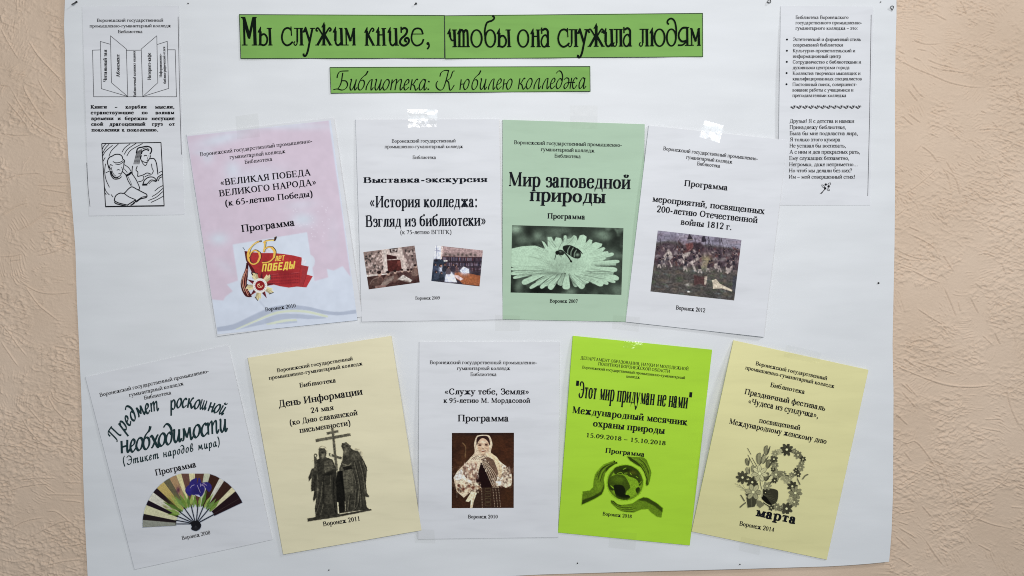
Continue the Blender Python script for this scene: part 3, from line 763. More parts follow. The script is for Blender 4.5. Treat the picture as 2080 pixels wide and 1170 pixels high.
for q in ([(125,400),(155,370),(230,405),(330,445),(440,490),(560,515),(645,517)], [(665,512),(780,505)], [(300,350),(370,380),(475,408)], [(300,385),(370,408),(480,425),(570,440)], [(210,230),(290,260),(390,258)], [(205,485),(250,550),(290,582)], [(190,530),(250,605)],
          [(265,865),(320,905),(370,968)], [(170,1150),(270,1080),(370,985)], [(390,990),(430,1060),(450,1170)], [(400,1000),(470,1060),(500,1170)], [(415,955),(460,1030)], [(150,685),(220,745)], [(185,670),(265,730)], [(120,345),(150,365)], [(230,900),(265,860)],
          [(600,770),(700,765),(800,785)], [(830,530),(870,640)], [(690,720),(730,770)], [(220,340),(265,360)], [(130,300),(170,320)], [(345,80),(420,120)], [(500,0),(540,90)], [(560,1120),(620,1165)], [(240,290),(300,300)], [(620,655),(655,672)]):
    maj(1780, 0, k_, *q)
for q in ([(190,175),(260,205)], [(180,210),(330,290),(380,370)], [(120,315),(200,350),(290,375)], [(115,405),(210,435),(300,480),(380,510)], [(395,340),(460,445)], [(400,530),(440,620),(480,720)], [(555,590),(610,695)], [(655,165),(720,190),(800,225)], [(600,345),(650,335),(715,360)],
          [(165,860),(250,890),(330,885)], [(155,950),(210,990),(300,1040)], [(225,975),(350,1015),(500,1060)], [(100,995),(200,1040),(330,1090),(450,1120),(580,1130),(700,1112)], [(240,660),(330,720),(400,760)], [(330,85),(375,135)], [(530,0),(545,50)], [(625,0),(690,40)], [(630,820),(690,880)], [(700,800),(740,880)],
          [(585,510),(620,535)], [(820,800),(825,860)], [(485,615),(500,680)], [(120,110),(170,70)], [(120,340),(180,370),(270,380)], [(740,380),(770,460)], [(140,1100),(220,1170)]):
    maj(1780, 400, k_, *q)
for q in ([(130,360),(180,380),(240,375),(330,490),(390,620),(410,720),(415,800)], [(350,465),(410,560),(445,660),(455,750)], [(110,640),(220,570),(320,490)], [(400,560),(430,640)], [(130,660),(250,590)], [(510,640),(600,700)], [(580,820),(680,860),(770,880)], [(765,30),(800,170),(850,280)],
          [(150,70),(240,175)], [(170,20),(250,110)], [(270,750),(330,820)], [(130,880),(240,945)], [(110,930),(200,1010)], [(130,1060),(220,1115)], [(290,950),(340,1030),(400,1110)], [(110,200),(190,275)], [(165,430),(210,490)], [(560,790),(620,735)], [(460,660),(490,745)], [(620,700),(740,620),(790,570)],
          [(640,240),(740,235)], [(620,290),(740,310)], [(300,0),(420,38),(560,45),(700,35)], [(130,800),(235,780)], [(130,845),(190,865)], [(800,760),(870,765)], [(600,980),(680,1020)], [(380,1000),(430,1035)]):
    maj(1780, 770, k_, *q)
for m in MAJOR:
    crease(m, 0.00078, 0.9)
# families of short trowel strokes between them
rr = random.Random(5)
for region, n in (((-110, 200), 330), ((1800, 2190), 400)):
    for i in range(n):
        cx = rr.uniform(*region); cy = rr.uniform(-60, 1230)
        ang = (vnoise(np.array([cx]), np.array([cy]), 170, seed=11)[0] - 0.5) * 5.0 + rr.uniform(-.35, .35)
        ln = rr.uniform(8, 34); gap = rr.uniform(3.5, 6.5); bend = rr.uniform(-.3, .3)
        for j in range(rr.randint(2, 8)):
            o = (j - 3) * gap; sl = rr.uniform(-8, 8); l = ln * rr.uniform(.45, 1.05)
            c, s_ = math.cos(ang), math.sin(ang)
            pts = []
            for t in (-.5, -.2, .1, .5):
                a_ = t * l + sl; b_ = o + bend * t * t * l + rr.uniform(-.8, .8)
                pts.append((cx + a_ * c - b_ * s_, cy + a_ * s_ + b_ * c))
            crease(pts, rr.uniform(0.00018, 0.00050), rr.uniform(.7, 1.0))
fine = ((GX > -112) & (GX < 200)) | (GX > 1794)
fine = fine & (GX < 2200)
peb = vnoise(GX, GY, 4.6, seed=21) + 0.7 * vnoise(GX, GY, 2.6, seed=22) - 0.85
mask = np.clip((vnoise(GX, GY, 60, seed=23) * .6 + vnoise(GX, GY, 24, seed=25) * .4 - 0.33) * 3.2, 0.10, 1)
curl = vnoise(GX + 3 * vnoise(GX, GY, 9, seed=26), GY, 7, 3.2, seed=24) - 0.5
rid = 1 - np.abs(2 * vnoise(GX * .8 + GY * .5 + 6 * vnoise(GX, GY, 14, seed=51), GY * .9 - GX * .35, 15, 6, seed=52) - 1)
rid2 = 1 - np.abs(2 * vnoise(GX * .5 - GY * .6 + 5 * vnoise(GX, GY, 11, seed=53), GY * .8 + GX * .4, 12, 5, seed=54) - 1)
HW += np.where(fine, (0.00085 * rid ** 4 + 0.00070 * rid2 ** 4) * mask, 0)
HW += np.where(fine, 0.00062 * peb * mask + 0.00042 * curl * mask + 0.00010 * (vnoise(GX, GY, 2.2, seed=31) - .5), 0)
# seam of the wallpaper and slow unevenness
HW += 0.0006 * (vnoise(GX, GY, 260, seed=30) - 0.5)
under = (GX > 200) & (GX < 1790)
HW = np.minimum(HW, 0.0013)
PLx = np.interp(GY, [-30, 171, 308, 502, 700, 870, 1070, 1170], [133, 133, 138, 153, 160, 167, 173, 178])
inside = np.clip(np.minimum(np.minimum(GX - PLx, 1812 - GX), 1136 - GY) / 6.0, 0, 1)
HW = HW * (1 - inside) - 0.0003 * inside
HW = np.where(under, np.minimum(HW, 0.0004), HW)

def mat_wall():
    m, nt, b = nodes_of('pink_beige_embossed_wallpaper')
    L = nt.links
    tc = nt.nodes.new('ShaderNodeTexCoord')
    n1 = nt.nodes.new('ShaderNodeTexNoise'); n1.inputs['Scale'].default_value = 9; n1.inputs['Detail'].default_value = 6
    rp = nt.nodes.new('ShaderNodeValToRGB')
    rp.color_ramp.elements[0].position = .33; rp.color_ramp.elements[0].color = (0.665, 0.512, 0.382, 1)
    rp.color_ramp.elements[1].position = .68; rp.color_ramp.elements[1].color = (0.760, 0.598, 0.460, 1)
    L.new(tc.outputs['Object'], n1.inputs['Vector']); L.new(n1.outputs['Fac'], rp.inputs['Fac'])
    n3 = nt.nodes.new('ShaderNodeTexNoise'); n3.inputs['Scale'].default_value = 420; n3.inputs['Detail'].default_value = 4
    L.new(tc.outputs['Object'], n3.inputs['Vector'])
    mr = nt.nodes.new('ShaderNodeMapRange'); mr.inputs[3].default_value = 0.93; mr.inputs[4].default_value = 1.06
    L.new(n3.outputs['Fac'], mr.inputs[0])
    vm = nt.nodes.new('ShaderNodeVectorMath'); vm.operation = 'SCALE'
    L.new(rp.outputs['Color'], vm.inputs[0]); L.new(mr.outputs[0], vm.inputs['Scale'])
    L.new(vm.outputs[0], b.inputs['Base Color'])
    n2 = nt.nodes.new('ShaderNodeTexNoise'); n2.inputs['Scale'].default_value = 700; n2.inputs['Detail'].default_value = 3
    L.new(tc.outputs['Object'], n2.inputs['Vector'])
    bp = nt.nodes.new('ShaderNodeBump'); bp.inputs['Strength'].default_value = 0.5; bp.inputs['Distance'].default_value = 0.0004
    L.new(n2.outputs['Fac'], bp.inputs['Height']); L.new(bp.outputs[0], b.inputs['Normal'])
    b.inputs['Roughness'].default_value = 0.75; b.inputs['Specular IOR Level'].default_value = 0.25
    return m
base = W(GX, GY, 0 * GX)
base[..., 1] -= HW
wall = mesh_obj('wall', base.reshape(-1, 3), grid_faces(len(gx), len(gy)), mat_wall(), smooth=True)
tag(wall, label='pink beige embossed wallpaper with trowel mark relief', kind='structure')

# ================================================================ poster sheet
PL = np.array([(133, -30), (130, 51), (132, 102), (133, 171), (135, 239), (138, 308), (145, 400), (153, 502), (156, 605), (160, 690), (165, 800), (167, 870), (169, 970), (173, 1070), (178, 1170), (181, 1185)], float)
PR = np.array([(1821, -30), (1821, 34), (1819, 100), (1818, 200), (1818, 400), (1817, 500), (1815, 600), (1813, 700), (1815, 800), (1814.5, 900), (1814, 1000), (1811, 1080), (1808, 1120), (1806, 1141)], float)
PB = np.array([(181, 1178), (400, 1178), (700, 1176), (1000, 1172), (1100, 1167), (1300, 1161), (1500, 1156), (1700, 1150), (1780, 1144), (1806, 1141)], float)
def HP(x, y):
    x = np.asarray(x, float); y = np.asarray(y, float)
    h = 0.0031 + 0.0016 * (vnoise(x, y, 420, 330, seed=41) - 0.5) + 0.0027 * (vnoise(x + 0.4 * y, y, 170, 120, seed=42) - 0.5) + 0.00055 * (vnoise(x - 0.6 * y, y + .3 * x, 60, 38, seed=43) - 0.5)
    # the sheet is pulled to the wall at its pinned rim and lifts between the pins
    h = h + 0.0010 * np.exp(-((y - 1150) / 50.0) ** 2) * np.sin(x / 95.0)
    h = h + 0.0011 * np.exp(-((y - 1105 - 0.03 * x) / 16.0) ** 2) * np.exp(-((x - 1650) / 190.0) ** 2)
    h = h + 0.0006 * np.exp(-((x - 140) / 40.0) ** 2) * np.sin(y / 60.0)
    return h
nu, nv = 210, 150
U, V = np.meshgrid(np.linspace(0, 1, nu), np.linspace(0, 1, nv))
yb = np.interp(np.linspace(0, 1, nu), np.linspace(0, 1, 40), np.interp(np.linspace(181, 1806, 40), PB[:, 0], PB[:, 1]))
PY = -30 + V * (yb[None, :] + 30)
xl = np.interp(PY, PL[:, 1], PL[:, 0]); xr = np.interp(PY, PR[:, 1], PR[:, 0])
PX = xl + U * (xr - xl)
M_POSTER = mat_paper('white_drawing_paper', (0.770, 0.792, 0.812), 0.5, 0.2, 0.03, 0.4, 0.0)
poster = slab('poster_sheet', PX, PY, HP(PX, PY), 0.0003, M_POSTER)
tag(poster, 'large white drawing paper sheet pinned to the wall under all the booklets and strips', 'poster')

_h0 = Sheet.h
Sheet.h = lambda s, x, y: _h0(s, x, y) + HP(x, y)
def _build(s, name, nu, nv, mat, parent=None, thick=0.00022, dh=0.0, ext=(0, 0, 0, 0), hf=None):
    U, V = np.meshgrid(np.linspace(0, 1, nu), np.linspace(0, 1, nv))
    x, y = s.px(U, V)
    x = x - ext[0] * (1 - U) + ext[2] * U; y = y - ext[1] * (1 - V) + ext[3] * V
    H = (hf or s.hf)(U, V) + HP(x, y) + dh
    return slab(name, x, y, H, thick, mat, parent)
Sheet.build = _build
sin = np.sin

def empty_at(name, sh, label, cat, group=None):
    return thing(name, label, cat, sh.center().tolist(), group)

# ================================================================ green title strips
M_GREEN = mat_paper('grass_green_paper', (0.215, 0.440, 0.100), 0.7, 0.3, 0.05)
def strip(label, c, wav, seed):
    sh = Sheet(*c, lambda u, v: 0.0008 + 0.0003 * sin(u * wav + seed) * (0.3 + v) + 0.0002 * sin(u * 31 + seed))
    e = empty_at('title_strip', sh, label, 'title strip', 'green title strips at the head of the poster')
    sh.build('paper', 180, 36, M_GREEN, e, 0.0002)
    fr = Ink()
    a, b, cc, d = [np.array(q, float) for q in c]
    cen = sum((a, b, cc, d)) / 4
    sx = 1 - 1.2 / (b[0] - a[0]); sy = 1 - 1.6 / (d[1] - a[1])
    pts = [cen + (q - cen) * [sx, sy] for q in (a, b, cc, d)]
    for i in range(4):
        p, q = pts[i], pts[(i + 1) % 4]
        fr.ribbon([p + (q - p) * t for t in np.linspace(0, 1, 60)], 1.1)
    fr.build('border_line', sh, M_INKGREY, e)
    return sh, e
s1, e1 = strip('left half of the big green headline strip, ending in a comma', [(485.3, 28.7), (903.5, 30.6), (903.5, 119), (488.3, 119.6)], 14, 0.4)
k = Ink()
for ch, x in (('М', 80), ('ы', 380), ('с', 790), ('л', 1015), ('у', 1168), ('ж', 1390), ('и', 1697), ('м', 1902)):
    nouveau(k, ch, 480 + x / 8.667, 92.4)
for ch, x in (('к', 345), ('н', 550), ('и', 752), ('г', 960), ('е', 1165), (',', 1437)):
    nouveau(k, ch, 700 + x / 8.667, 92.8)
M_DARKGREENINK = mat_plain('black_ink_on_green', (0.005, 0.010, 0.006), 0.85, 0.0, 0.05)
k.build('headline_text', s1, M_DARKGREENINK, e1)
s2, e2 = strip('right half of the big green headline strip, starting at the seam', [(902.6, 31.2), (1427.8, 26.2), (1428.2, 115.8), (903.8, 119.9)], 17, 1.7)
s2.hf = (lambda f: (lambda u, v: f(u, v) + 0.00025))(s2.hf)
k = Ink()
for ch, x, by in (('ч', 65, 583), ('т', 222, 583), ('о', 430, 583), ('б', 637, 583), ('ы', 840, 583), ('о', 1160, 583), ('н', 1366, 583), ('а', 1532, 582), ('с', 1792, 580), ('л', 1962, 579)):
    nouveau(k, ch, 900 + x / 7.704, 20 + by / 7.704)
for ch, x, by in (('у', 93, 578), ('ж', 258, 577), ('и', 500, 575), ('л', 663, 574), ('а', 816, 573), ('л', 1071, 572), ('ю', 1230, 570), ('д', 1488, 567), ('я', 1672, 563), ('м', 1860, 561)):
    nouveau(k, ch, 1160 + x / 7.704, 20 + by / 7.704, 0.93 if ch in 'ям' else 1.0, 1.0)
for o in e2.children:
    pass
k.build('headline_text', s2, M_DARKGREENINK, e2)
s3, e3 = strip('smaller green strip with the slanted second line under the headline', [(669.4, 136.2), (1198.9, 134.2), (1199.4, 186.3), (671.5, 190.1)], 11, 2.6)
k = Ink()
script_line(k, 'T1', 'Библиотека:', 92, 410, 1605, 408, 172)
script_line(k, 'T1', 'К', 1692, 407, 1993, 407, 172)
for ch, x, yb_ in (('ю', 65, 388), ('б', 243, 388), ('и', 362, 386), ('л', 497, 386), ('е', 622, 384), ('ю', 713, 384), ('к', 945, 380), ('о', 1068, 378), ('л', 1183, 377), ('л', 1310, 376), ('е', 1432, 375), ('д', 1520, 374), ('ж', 1638, 372), ('а', 1863, 371)):
    script_char(k, 'T2', ch, x, yb_, 0.4, 166, 21, 9)
k.build('headline_text', s3, M_DARKGREENINK, e3)

# ================================================================ the two narrow leaflets
M_WHITE = mat_paper('white_office_paper', (0.755, 0.770, 0.800), 0.65, 0.15, 0.035, 0.3)
GL = 'two narrow white leaflets at the upper corners of the poster'
shl = Sheet((167, 13), (363, 12), (374.5, 436), (181, 438.5), lambda u, v: 0.0006 + 0.0007 * sin(np.pi * v) * (1 - u) + 0.0004 * sin(5 * v + 1) * u)
el = empty_at('leaflet', shl, 'narrow white leaflet at upper left with open book diagram and drawing of two readers', 'leaflet', GL)
shl.build('paper', 30, 60, M_WHITE, el, 0.0002)
k = Ink()
line(k, 'a', 'Воронежский государственный', 768, 172, 1293, 171, 24)
line(k, 'a', 'промышленно-гуманитарный колледж', 710, 217, 1355, 215, 24)
line(k, 'a', 'Библиотека', 935, 262, 1129, 261, 24)
k.build('heading_text', shl, M_INK, el)
k = Ink()
for q in ([(795, 395), (733, 397), (742, 766), (1398, 766), (1388, 394), (1328, 394)], [(873, 350), (795, 328), (803, 702), (1012, 764)], [(1012, 764), (883, 655), (875, 283), (1001, 388), (1012, 764)],
          [(1001, 398), (1119, 397)], [(1131, 764), (1119, 388), (1242, 283), (1250, 655), (1131, 764), (1336, 700), (1325, 327), (1246, 352)]):
    pline(k, 'a', q, 3.6, smooth=False, sub=8)
k.build('open_book_diagram', shl, M_INKGREY, el)
k = Ink()
line(k, 'a', 'Читальный зал', 846, 648, 846, 393, 27, 'bold')
line(k, 'a', 'Абонемент', 948, 612, 946, 430, 27, 'bold')
line(k, 'a', 'Библиотечный комплект издания', 1078, 764, 1072, 404, 21, 'bold')
line(k, 'a', 'Интернет-кафе', 1196, 632, 1194, 418, 27, 'bold')
line(k, 'a', 'Информационно-', 1283, 612, 1279, 425, 20, 'bold')
line(k, 'a', 'библиографический отдел', 1315, 662, 1308, 369, 20, 'bold')
k.build('diagram_caption', shl, M_INK, el)
k = Ink()
for ws, y in (((('Книги', 718, 848), ('–', 910, 930), ('корабли', 993, 1162), ('мысли,', 1228, 1381)), 860), ((('странствующие', 718, 1060), ('по', 1122, 1170), ('волнам', 1230, 1381)), 905),
              ((('времени', 721, 900), ('и', 932, 957), ('бережно', 988, 1168), ('несущие', 1200, 1383)), 951), ((('свой', 722, 818), ('драгоценный', 866, 1152), ('груз', 1203, 1290), ('от', 1338, 1384)), 996), ((('поколения', 724, 947), ('к', 965, 988), ('поколению.', 1004, 1253)), 1042)):
    for t, a_, b_ in ws: line(k, 'a', t, a_, y, b_, y - 1, 27, 'slab')
k.build('motto_text', shl, M_INK, el)
k = Ink()
L_ = lambda pts, wd=5, sm=True: pline(k, 'a2', pts, wd * 1.3, sm, 1)
for q in ([(312, 428), (875, 418)], [(875, 418), (905, 1022)], [(312, 428), (348, 1028)]): pline(k, 'a2', q, 8, False, 12)
pline(k, 'a2', [(345, 1028), (907, 1020)], 12, False, 12)
L_([(385, 665), (368, 620), (368, 590), (385, 560), (410, 548), (440, 532), (480, 532), (505, 550), (512, 575), (528, 590), (522, 622)], 7)
L_([(372, 640), (380, 665), (392, 680)]); L_([(415, 640), (395, 628), (388, 650), (398, 672), (408, 655)]); L_([(418, 598), (440, 610), (480, 608), (515, 590)]); L_([(440, 622), (480, 626), (522, 600)])
L_([(522, 622), (518, 660), (505, 700), (485, 735), (460, 748)], 5); L_([(405, 672), (415, 700), (430, 725), (450, 740)], 4); L_([(455, 682), (470, 676), (488, 682)], 5); L_([(500, 650), (512, 690), (498, 700)], 4); L_([(470, 715), (492, 712)], 4)
L_([(390, 682), (400, 730), (430, 765), (475, 762), (500, 742)], 6); L_([(400, 690), (412, 728), (438, 752), (470, 752)], 10); 
L_([(350, 706), (385, 690)]); L_([(348, 620), (340, 690), (352, 770), (385, 845)], 5); L_([(525, 628), (565, 655), (590, 690)], 5); L_([(600, 715), (640, 775), (672, 850), (662, 866)], 6)
L_([(540, 735), (570, 722), (597, 700)], 15, False); L_([(508, 695), (540, 725), (562, 780), (590, 828)], 6); L_([(560, 740), (585, 790), (600, 830)], 3)
L_([(525, 668), (555, 705)], 4)
L_([(640, 520), (655, 475), (700, 462), (745, 455), (780, 470), (785, 500), (770, 530)], 9); L_([(690, 540), (682, 575), (705, 600), (740, 608), (758, 585), (772, 560), (775, 540)], 6); L_([(688, 530), (700, 500), (735, 485), (760, 498)], 8)
for dx in range(6): L_([(648 + dx * 9, 500 - dx * 4), (632 + dx * 9, 560), (616 + dx * 10, 625)], 4)
L_([(700, 478), (740, 470), (765, 490)], 5); L_([(712, 548), (727, 540), (742, 546)], 6); L_([(755, 545), (765, 548)], 4); L_([(750, 555), (748, 575), (755, 580)], 3); L_([(738, 590), (755, 588)], 4)
L_([(690, 595), (705, 620), (728, 638), (745, 610)], 5); L_([(772, 572), (808, 572), (830, 610), (840, 670), (846, 722)], 7); L_([(650, 640), (638, 680), (655, 700), (652, 740)], 6); L_([(785, 620), (790, 660), (802, 690), (788, 720)], 5)
L_([(605, 640), (600, 690), (604, 725)], 6); L_([(652, 742), (690, 732), (715, 722), (745, 708), (785, 722)], 6); L_([(660, 790), (690, 785), (712, 760), (705, 735)], 5); L_([(720, 745), (755, 728), (775, 730)], 5)
L_([(705, 810), (720, 775), (760, 748), (805, 750), (835, 780)], 7); L_([(745, 812), (780, 775), (835, 785)], 6); L_([(760, 812), (790, 785), (832, 792)], 4); L_([(835, 785), (845, 750), (885, 722)], 7); L_([(848, 785), (862, 755), (885, 745)], 6); L_([(855, 705), (885, 690)], 5)
L_([(697, 820), (745, 818)], 14, False)
L_([(430, 970), (445, 925), (485, 900), (525, 900), (565, 860), (600, 840), (650, 865), (742, 912)], 7); L_([(522, 900), (570, 935), (635, 962)], 6); L_([(430, 970), (470, 992), (550, 1012)], 7); L_([(635, 962), (600, 985), (552, 1015)], 7); L_([(742, 915), (735, 940), (680, 955), (640, 985)], 8)
L_([(432, 980), (450, 1000), (540, 1022)], 8); L_([(640, 968), (615, 1000), (585, 1015)], 8); L_([(735, 930), (690, 940), (640, 975)], 5); L_([(620, 985), (600, 1010)], 6)
for q in ([(318, 482), (330, 455), (350, 432)], [(320, 522), (345, 475), (380, 436)], [(380, 550), (405, 495), (470, 432)], [(318, 552), (350, 500), (415, 445)], [(505, 510), (530, 470), (582, 430)], [(525, 532), (560, 480), (640, 425)], [(550, 547), (590, 490), (700, 428)],
          [(338, 845), (355, 885), (385, 918)], [(338, 890), (355, 915)], [(400, 912), (420, 938)], [(815, 880), (850, 850), (892, 828)], [(790, 932), (835, 905), (892, 855)], [(755, 970), (830, 938), (892, 885)], [(780, 988), (840, 960), (895, 930)], [(322, 600), (345, 560)]):
    L_(q, 5)
k.build('readers_drawing', shl, M_INK, el)
k = Ink(); pline(k, 'a', [(1411, 132), (1418, 500), (1426, 850), (1434, 1120), (1437, 1224)], 3.5, True, 6)
k.build('margin_line', shl, M_INKGREY, el)
k = Ink(); pline(k, 'a2', [(168, 610), (182, 850), (200, 1028)], 3.5, True, 4)
k.build('margin_line', shl, M_INKGREY, el)

shr = Sheet((1586, 12), (1774, 13), (1767.5, 417), (1580, 416.5), lambda u, v: 0.0006 + 0.0022 * sin(np.pi * np.clip(v, 0, 1)) * (1 - u) ** 2 + 0.0004 * sin(4 * v) * u)
er = empty_at('leaflet', shr, 'narrow white leaflet at upper right with a bulleted list and a poem', 'leaflet', GL)
shr.build('paper', 30, 60, M_WHITE, er, 0.0002)
k = Ink()
for t, a_, b_, y in (('Библиотека Воронежского', 372, 895, 187), ('государственного промышленно-', 371, 1028, 240), ('гуманитарного колледжа – это:', 371, 985, 294)): line(k, 'r1', t, a_, y, b_, y, 33)
k.build('heading_text', shr, M_INK, er)
k = Ink()
for t, a_, b_, y in (('Эстетический и фирменный стиль', 345, 1018, 405), ('современной библиотеки', 346, 842, 460), ('Культурно-просветительский и', 345, 962, 517), ('информационный центр', 344, 820, 572), ('Сотрудничество с библиотеками и', 344, 1020, 629), ('духовными центрами города', 343, 906, 684), ('Коллектив творчески мыслящих и', 343, 1014, 741), ('квалифицированных специалистов', 342, 1026, 795), ('Постоянный поиск, совершенст-', 341, 978, 851), ('вование работы с учащимися и', 340, 944, 906), ('преподавателями колледжа', 340, 873, 960)):
    line(k, 'r1', t, a_, y, b_, y, 33)
for x, y in ((286, 391), (285, 502), (284, 612), (282, 723), (281, 834)):
    q = cp('r1', x, y); k.disc(q[0], q[1], 2.0)
k.build('bullet_list_text', shr, M_INK, er)
k = Ink()
for i in range(12):
    x = 318 + i * 58.3; y = 1060
    pline(k, 'r1', [(x, y - 2), (x + 14, y + 4), (x + 26, y + 14), (x + 38, y + 8)], 6); pline(k, 'r1', [(x + 12, y - 8), (x + 24, y + 2), (x + 36, y - 4), (x + 40, y - 14), (x + 32, y - 12)], 6)
    pline(k, 'r1', [(x + 34, y + 14), (x + 46, y + 2), (x + 40, y - 8)], 6); pline(k, 'r1', [(x + 44, y - 8), (x + 56, y - 12), (x + 60, y + 2)], 5)
k.build('scroll_ornament', shr, M_INK, er)
k = Ink()
for t, a_, b_, y in (('Друзья! Я с детства и навеки', 313, 952, 241), ('Принадлежу библиотеке,', 313, 868, 302), ('Была бы мне подвластна лира,', 313, 988, 363), ('Я только этого кумира', 314, 812, 424), ('Не уставал бы воспевать,', 312, 868, 485), ('А с ним и дев прекрасных рать,', 311, 1008, 546), ('Ему служащих беззаветно,', 309, 900, 608), ('Негромко, даже неприметно…', 308, 985, 670), ('Но чтоб мы делали без них?', 306, 930, 731), ('Им – мой совершенный стих!', 305, 957, 793)):
    line(k, 'r2', t, a_, y, b_, y, 37)
k.build('poem_text', shr, M_INK, er)
k = Ink()
for x, y in ((670, 852), (698, 872), (664, 890)):
    q = cp('r2', x, y); k.disc(q[0], q[1], 2.4)
for q in ([(628, 855), (640, 878), (660, 878), (645, 858), (628, 855)], [(690, 850), (700, 838), (718, 836), (715, 852), (700, 860), (690, 850)], [(682, 895), (700, 895), (706, 912), (690, 910), (682, 895)], [(662, 895), (640, 920), (612, 945)], [(655, 905), (635, 930), (625, 945)], [(664, 900), (648, 915), (630, 940)]):
    pline(k, 'r2', q, 4.5)
k.build('flower_ornament', shr, M_INK, er)
k = Ink(); pline(k, 'r1', [(1120, 145), (1104, 1165), (1086, 1940)], 4, False, 40)
k.build('margin_line', shr, M_INKGREY, er)

# ================================================================ booklets
GB = 'programme booklets taped to the poster'
def booklet(label, c, mat, pagemat, b=0.0016, l=0.001, r=0.001, m=0.0006, pages=3, ext=1.0, lskew=0.5, text_mat=None, pg_gap=0.00028, corner=0.0):
    def hf(u, v):
        bow = np.sin(np.pi * np.clip(v, 0, 1)) ** 1.25
        lb = np.sin(np.pi * np.clip(v, 0, 1) ** (math.log(0.5) / math.log(lskew))) ** 1.1
        return 0.85 * b + l * (1 - u) ** 1.5 * lb + r * u * bow + m * np.sin(np.pi * u) * bow + corner * np.exp(-((1 - u) / .25) ** 2 - ((1 - v) / .22) ** 2) + 0.00012 * np.sin(9 * u + 7 * v)
    sh = Sheet(*c, hf)
    e = empty_at('booklet', sh, label, 'booklet', GB)
    sh.build('front_cover', 44, 60, mat, e, 0.00022)
    back = lambda u, v: 0.00025 + 0 * u
    for j in range(pages):
        f = (j + 1.0) / (pages + 1)
        hj = lambda u, v, f=f: hf(u, v) * (1 - f) + 0.0004 * f - 0.00005
        sh.build('page', 16, 30, pagemat, e, 0.00012, hf=hj, ext=(-0.4, 0.25 * (j % 2), ext * (j + 1) * 0.55, 0.3))
    sh.build('back_cover', 12, 20, mat, e, 0.0002, hf=back, ext=(-0.2, 0, ext * 0.5, 0))
    # folded spine strip along the left edge
    vv = np.linspace(0, 1, 40); x, y = sh.px(0 * vv, vv)
    rows = [];
    hc = hf(0 * vv, vv) + HP(x, y); hb = HP(x, y) + 0.0002
    for t in np.linspace(0, 1, 6):
        xx = x - 0.9 * math.sin(math.pi * t)
        rows.append(W(xx, y, hc * (1 - t) + hb * t - 0.0002))
    R = np.array(rows).transpose(1, 0, 2)
    mesh_obj('spine', R.reshape(-1, 3), grid_faces(6, 40), mat, e, smooth=True)
    return sh, e

def texts(sh, e, name, crop, rows, mat=None):
    k = Ink()
    for r in rows: line(k, r[0] if isinstance(r[0], str) and r[0] in CROPS else crop, *(r[1:] if r[0] in CROPS else r))
    return k.build(name, sh, mat or M_INK, e)
VG = 'Воронежский государственный промышленно-'
GK = 'гуманитарный колледж'
# ---- A: pink victory booklet
M_PAGE = mat_paper('booklet_page_paper', (0.78, 0.78, 0.79), 0.7, 0.15, 0.01)
shA, eA = booklet('pale pink booklet with a red banner emblem and the big number 65', [(379, 273.5), (677, 239), (735.5, 643), (441.5, 683)], M_WHITE, M_PAGE, b=.0018, l=.0012, r=.0018, m=.001)
cv = Canvas('A2', -25, -900, 1560, 1120, 0.30, base=(203, 210, 222))
pink = (203, 188, 201)
def a1(x, y):  # crop A1 units -> A2 units
    p = cp('A1', x, y); return (p[0] - 380) * 4.334, (p[1] - 430) * 4.334
tl = a1(95, 275); tr_ = a1(1500, 120); rm = a1(1640, 1100)
cv.poly([tl, tr_, rm, (1395, 250), (1440, 575), (1400, 520), (1370, 478), (1290, 518), (1230, 503), (1242, 578), (1120, 612), (1055, 182), (402, 290), (450, 605), (350, 640), (402, 700), (340, 745), (318, 782), (214, 772)], pink, 1, soft=3)
W_ = (203, 210, 220)
for x, y, rx, ry, a_, rt in ((300, -640, 260, 60, .8, -.25), (800, -760, 500, 40, .75, .02), (180, -480, 60, 70, .6, 0), (400, -370, 75, 90, .75, 0), (600, -330, 260, 90, .45, -.15), (1020, 70, 110, 70, .9, 0), (280, 240, 90, 60, .9, 0), (640, -260, 300, 60, .35, -.15), (1000, -60, 160, 50, .4, -.1), (330, 480, 120, 50, .35, .6), (1290, 200, 60, 200, .2, 0), (120, -520, 80, 30, .5, 0)):
    cv.blob(x, y, rx, ry, W_, a_, rt)
rs = random.Random(3)
for i in range(46):
    x, y = rs.uniform(880, 1250), rs.gauss(80, 90)
    cv.disc(x, y, 3.6, 3.6, (230, 226, 236), .8)
cv.poly([(402, 290), (1055, 182), (1120, 612), (960, 640), (450, 610)], (205, 212, 223), 1, soft=2)
cv.disc(1080, 440, 45, 60, (205, 212, 222), .9)
def band(p, q, col): cv.poly(list(cr(p, 6)) + list(cr(q, 6))[::-1], col, 1, soft=1.5)
band([(262, 1018), (420, 985), (600, 900), (760, 835), (900, 822), (1060, 835), (1200, 868), (1330, 882), (1490, 862)], [(268, 1055), (420, 1035), (600, 955), (760, 885), (900, 862), (1060, 868), (1200, 900), (1340, 912), (1492, 895)], (172, 180, 196))
band([(430, 1030), (600, 955), (760, 888), (900, 866), (1060, 872), (1200, 905), (1240, 918)], [(432, 1040), (600, 972), (760, 908), (900, 884), (1060, 892), (1200, 925), (1240, 930)], (205, 212, 190))
band([(440, 1045), (640, 960), (800, 905), (940, 900), (1080, 910), (1220, 930)], [(520, 1022), (700, 985), (820, 955), (950, 940), (1080, 945), (1220, 940)], (176, 184, 200))
band([(700, 985), (840, 952), (960, 945)], [(700, 995), (840, 982), (970, 962)], (205, 212, 192))
band([(780, 985), (880, 968), (970, 962)], [(780, 990), (880, 985), (970, 975)], (178, 186, 202))
cv.poly([(620, 775), (640, 775), (700, 850), (690, 862)], (180, 187, 200), .5, soft=3)
cv.grain(.03, 60, 3)
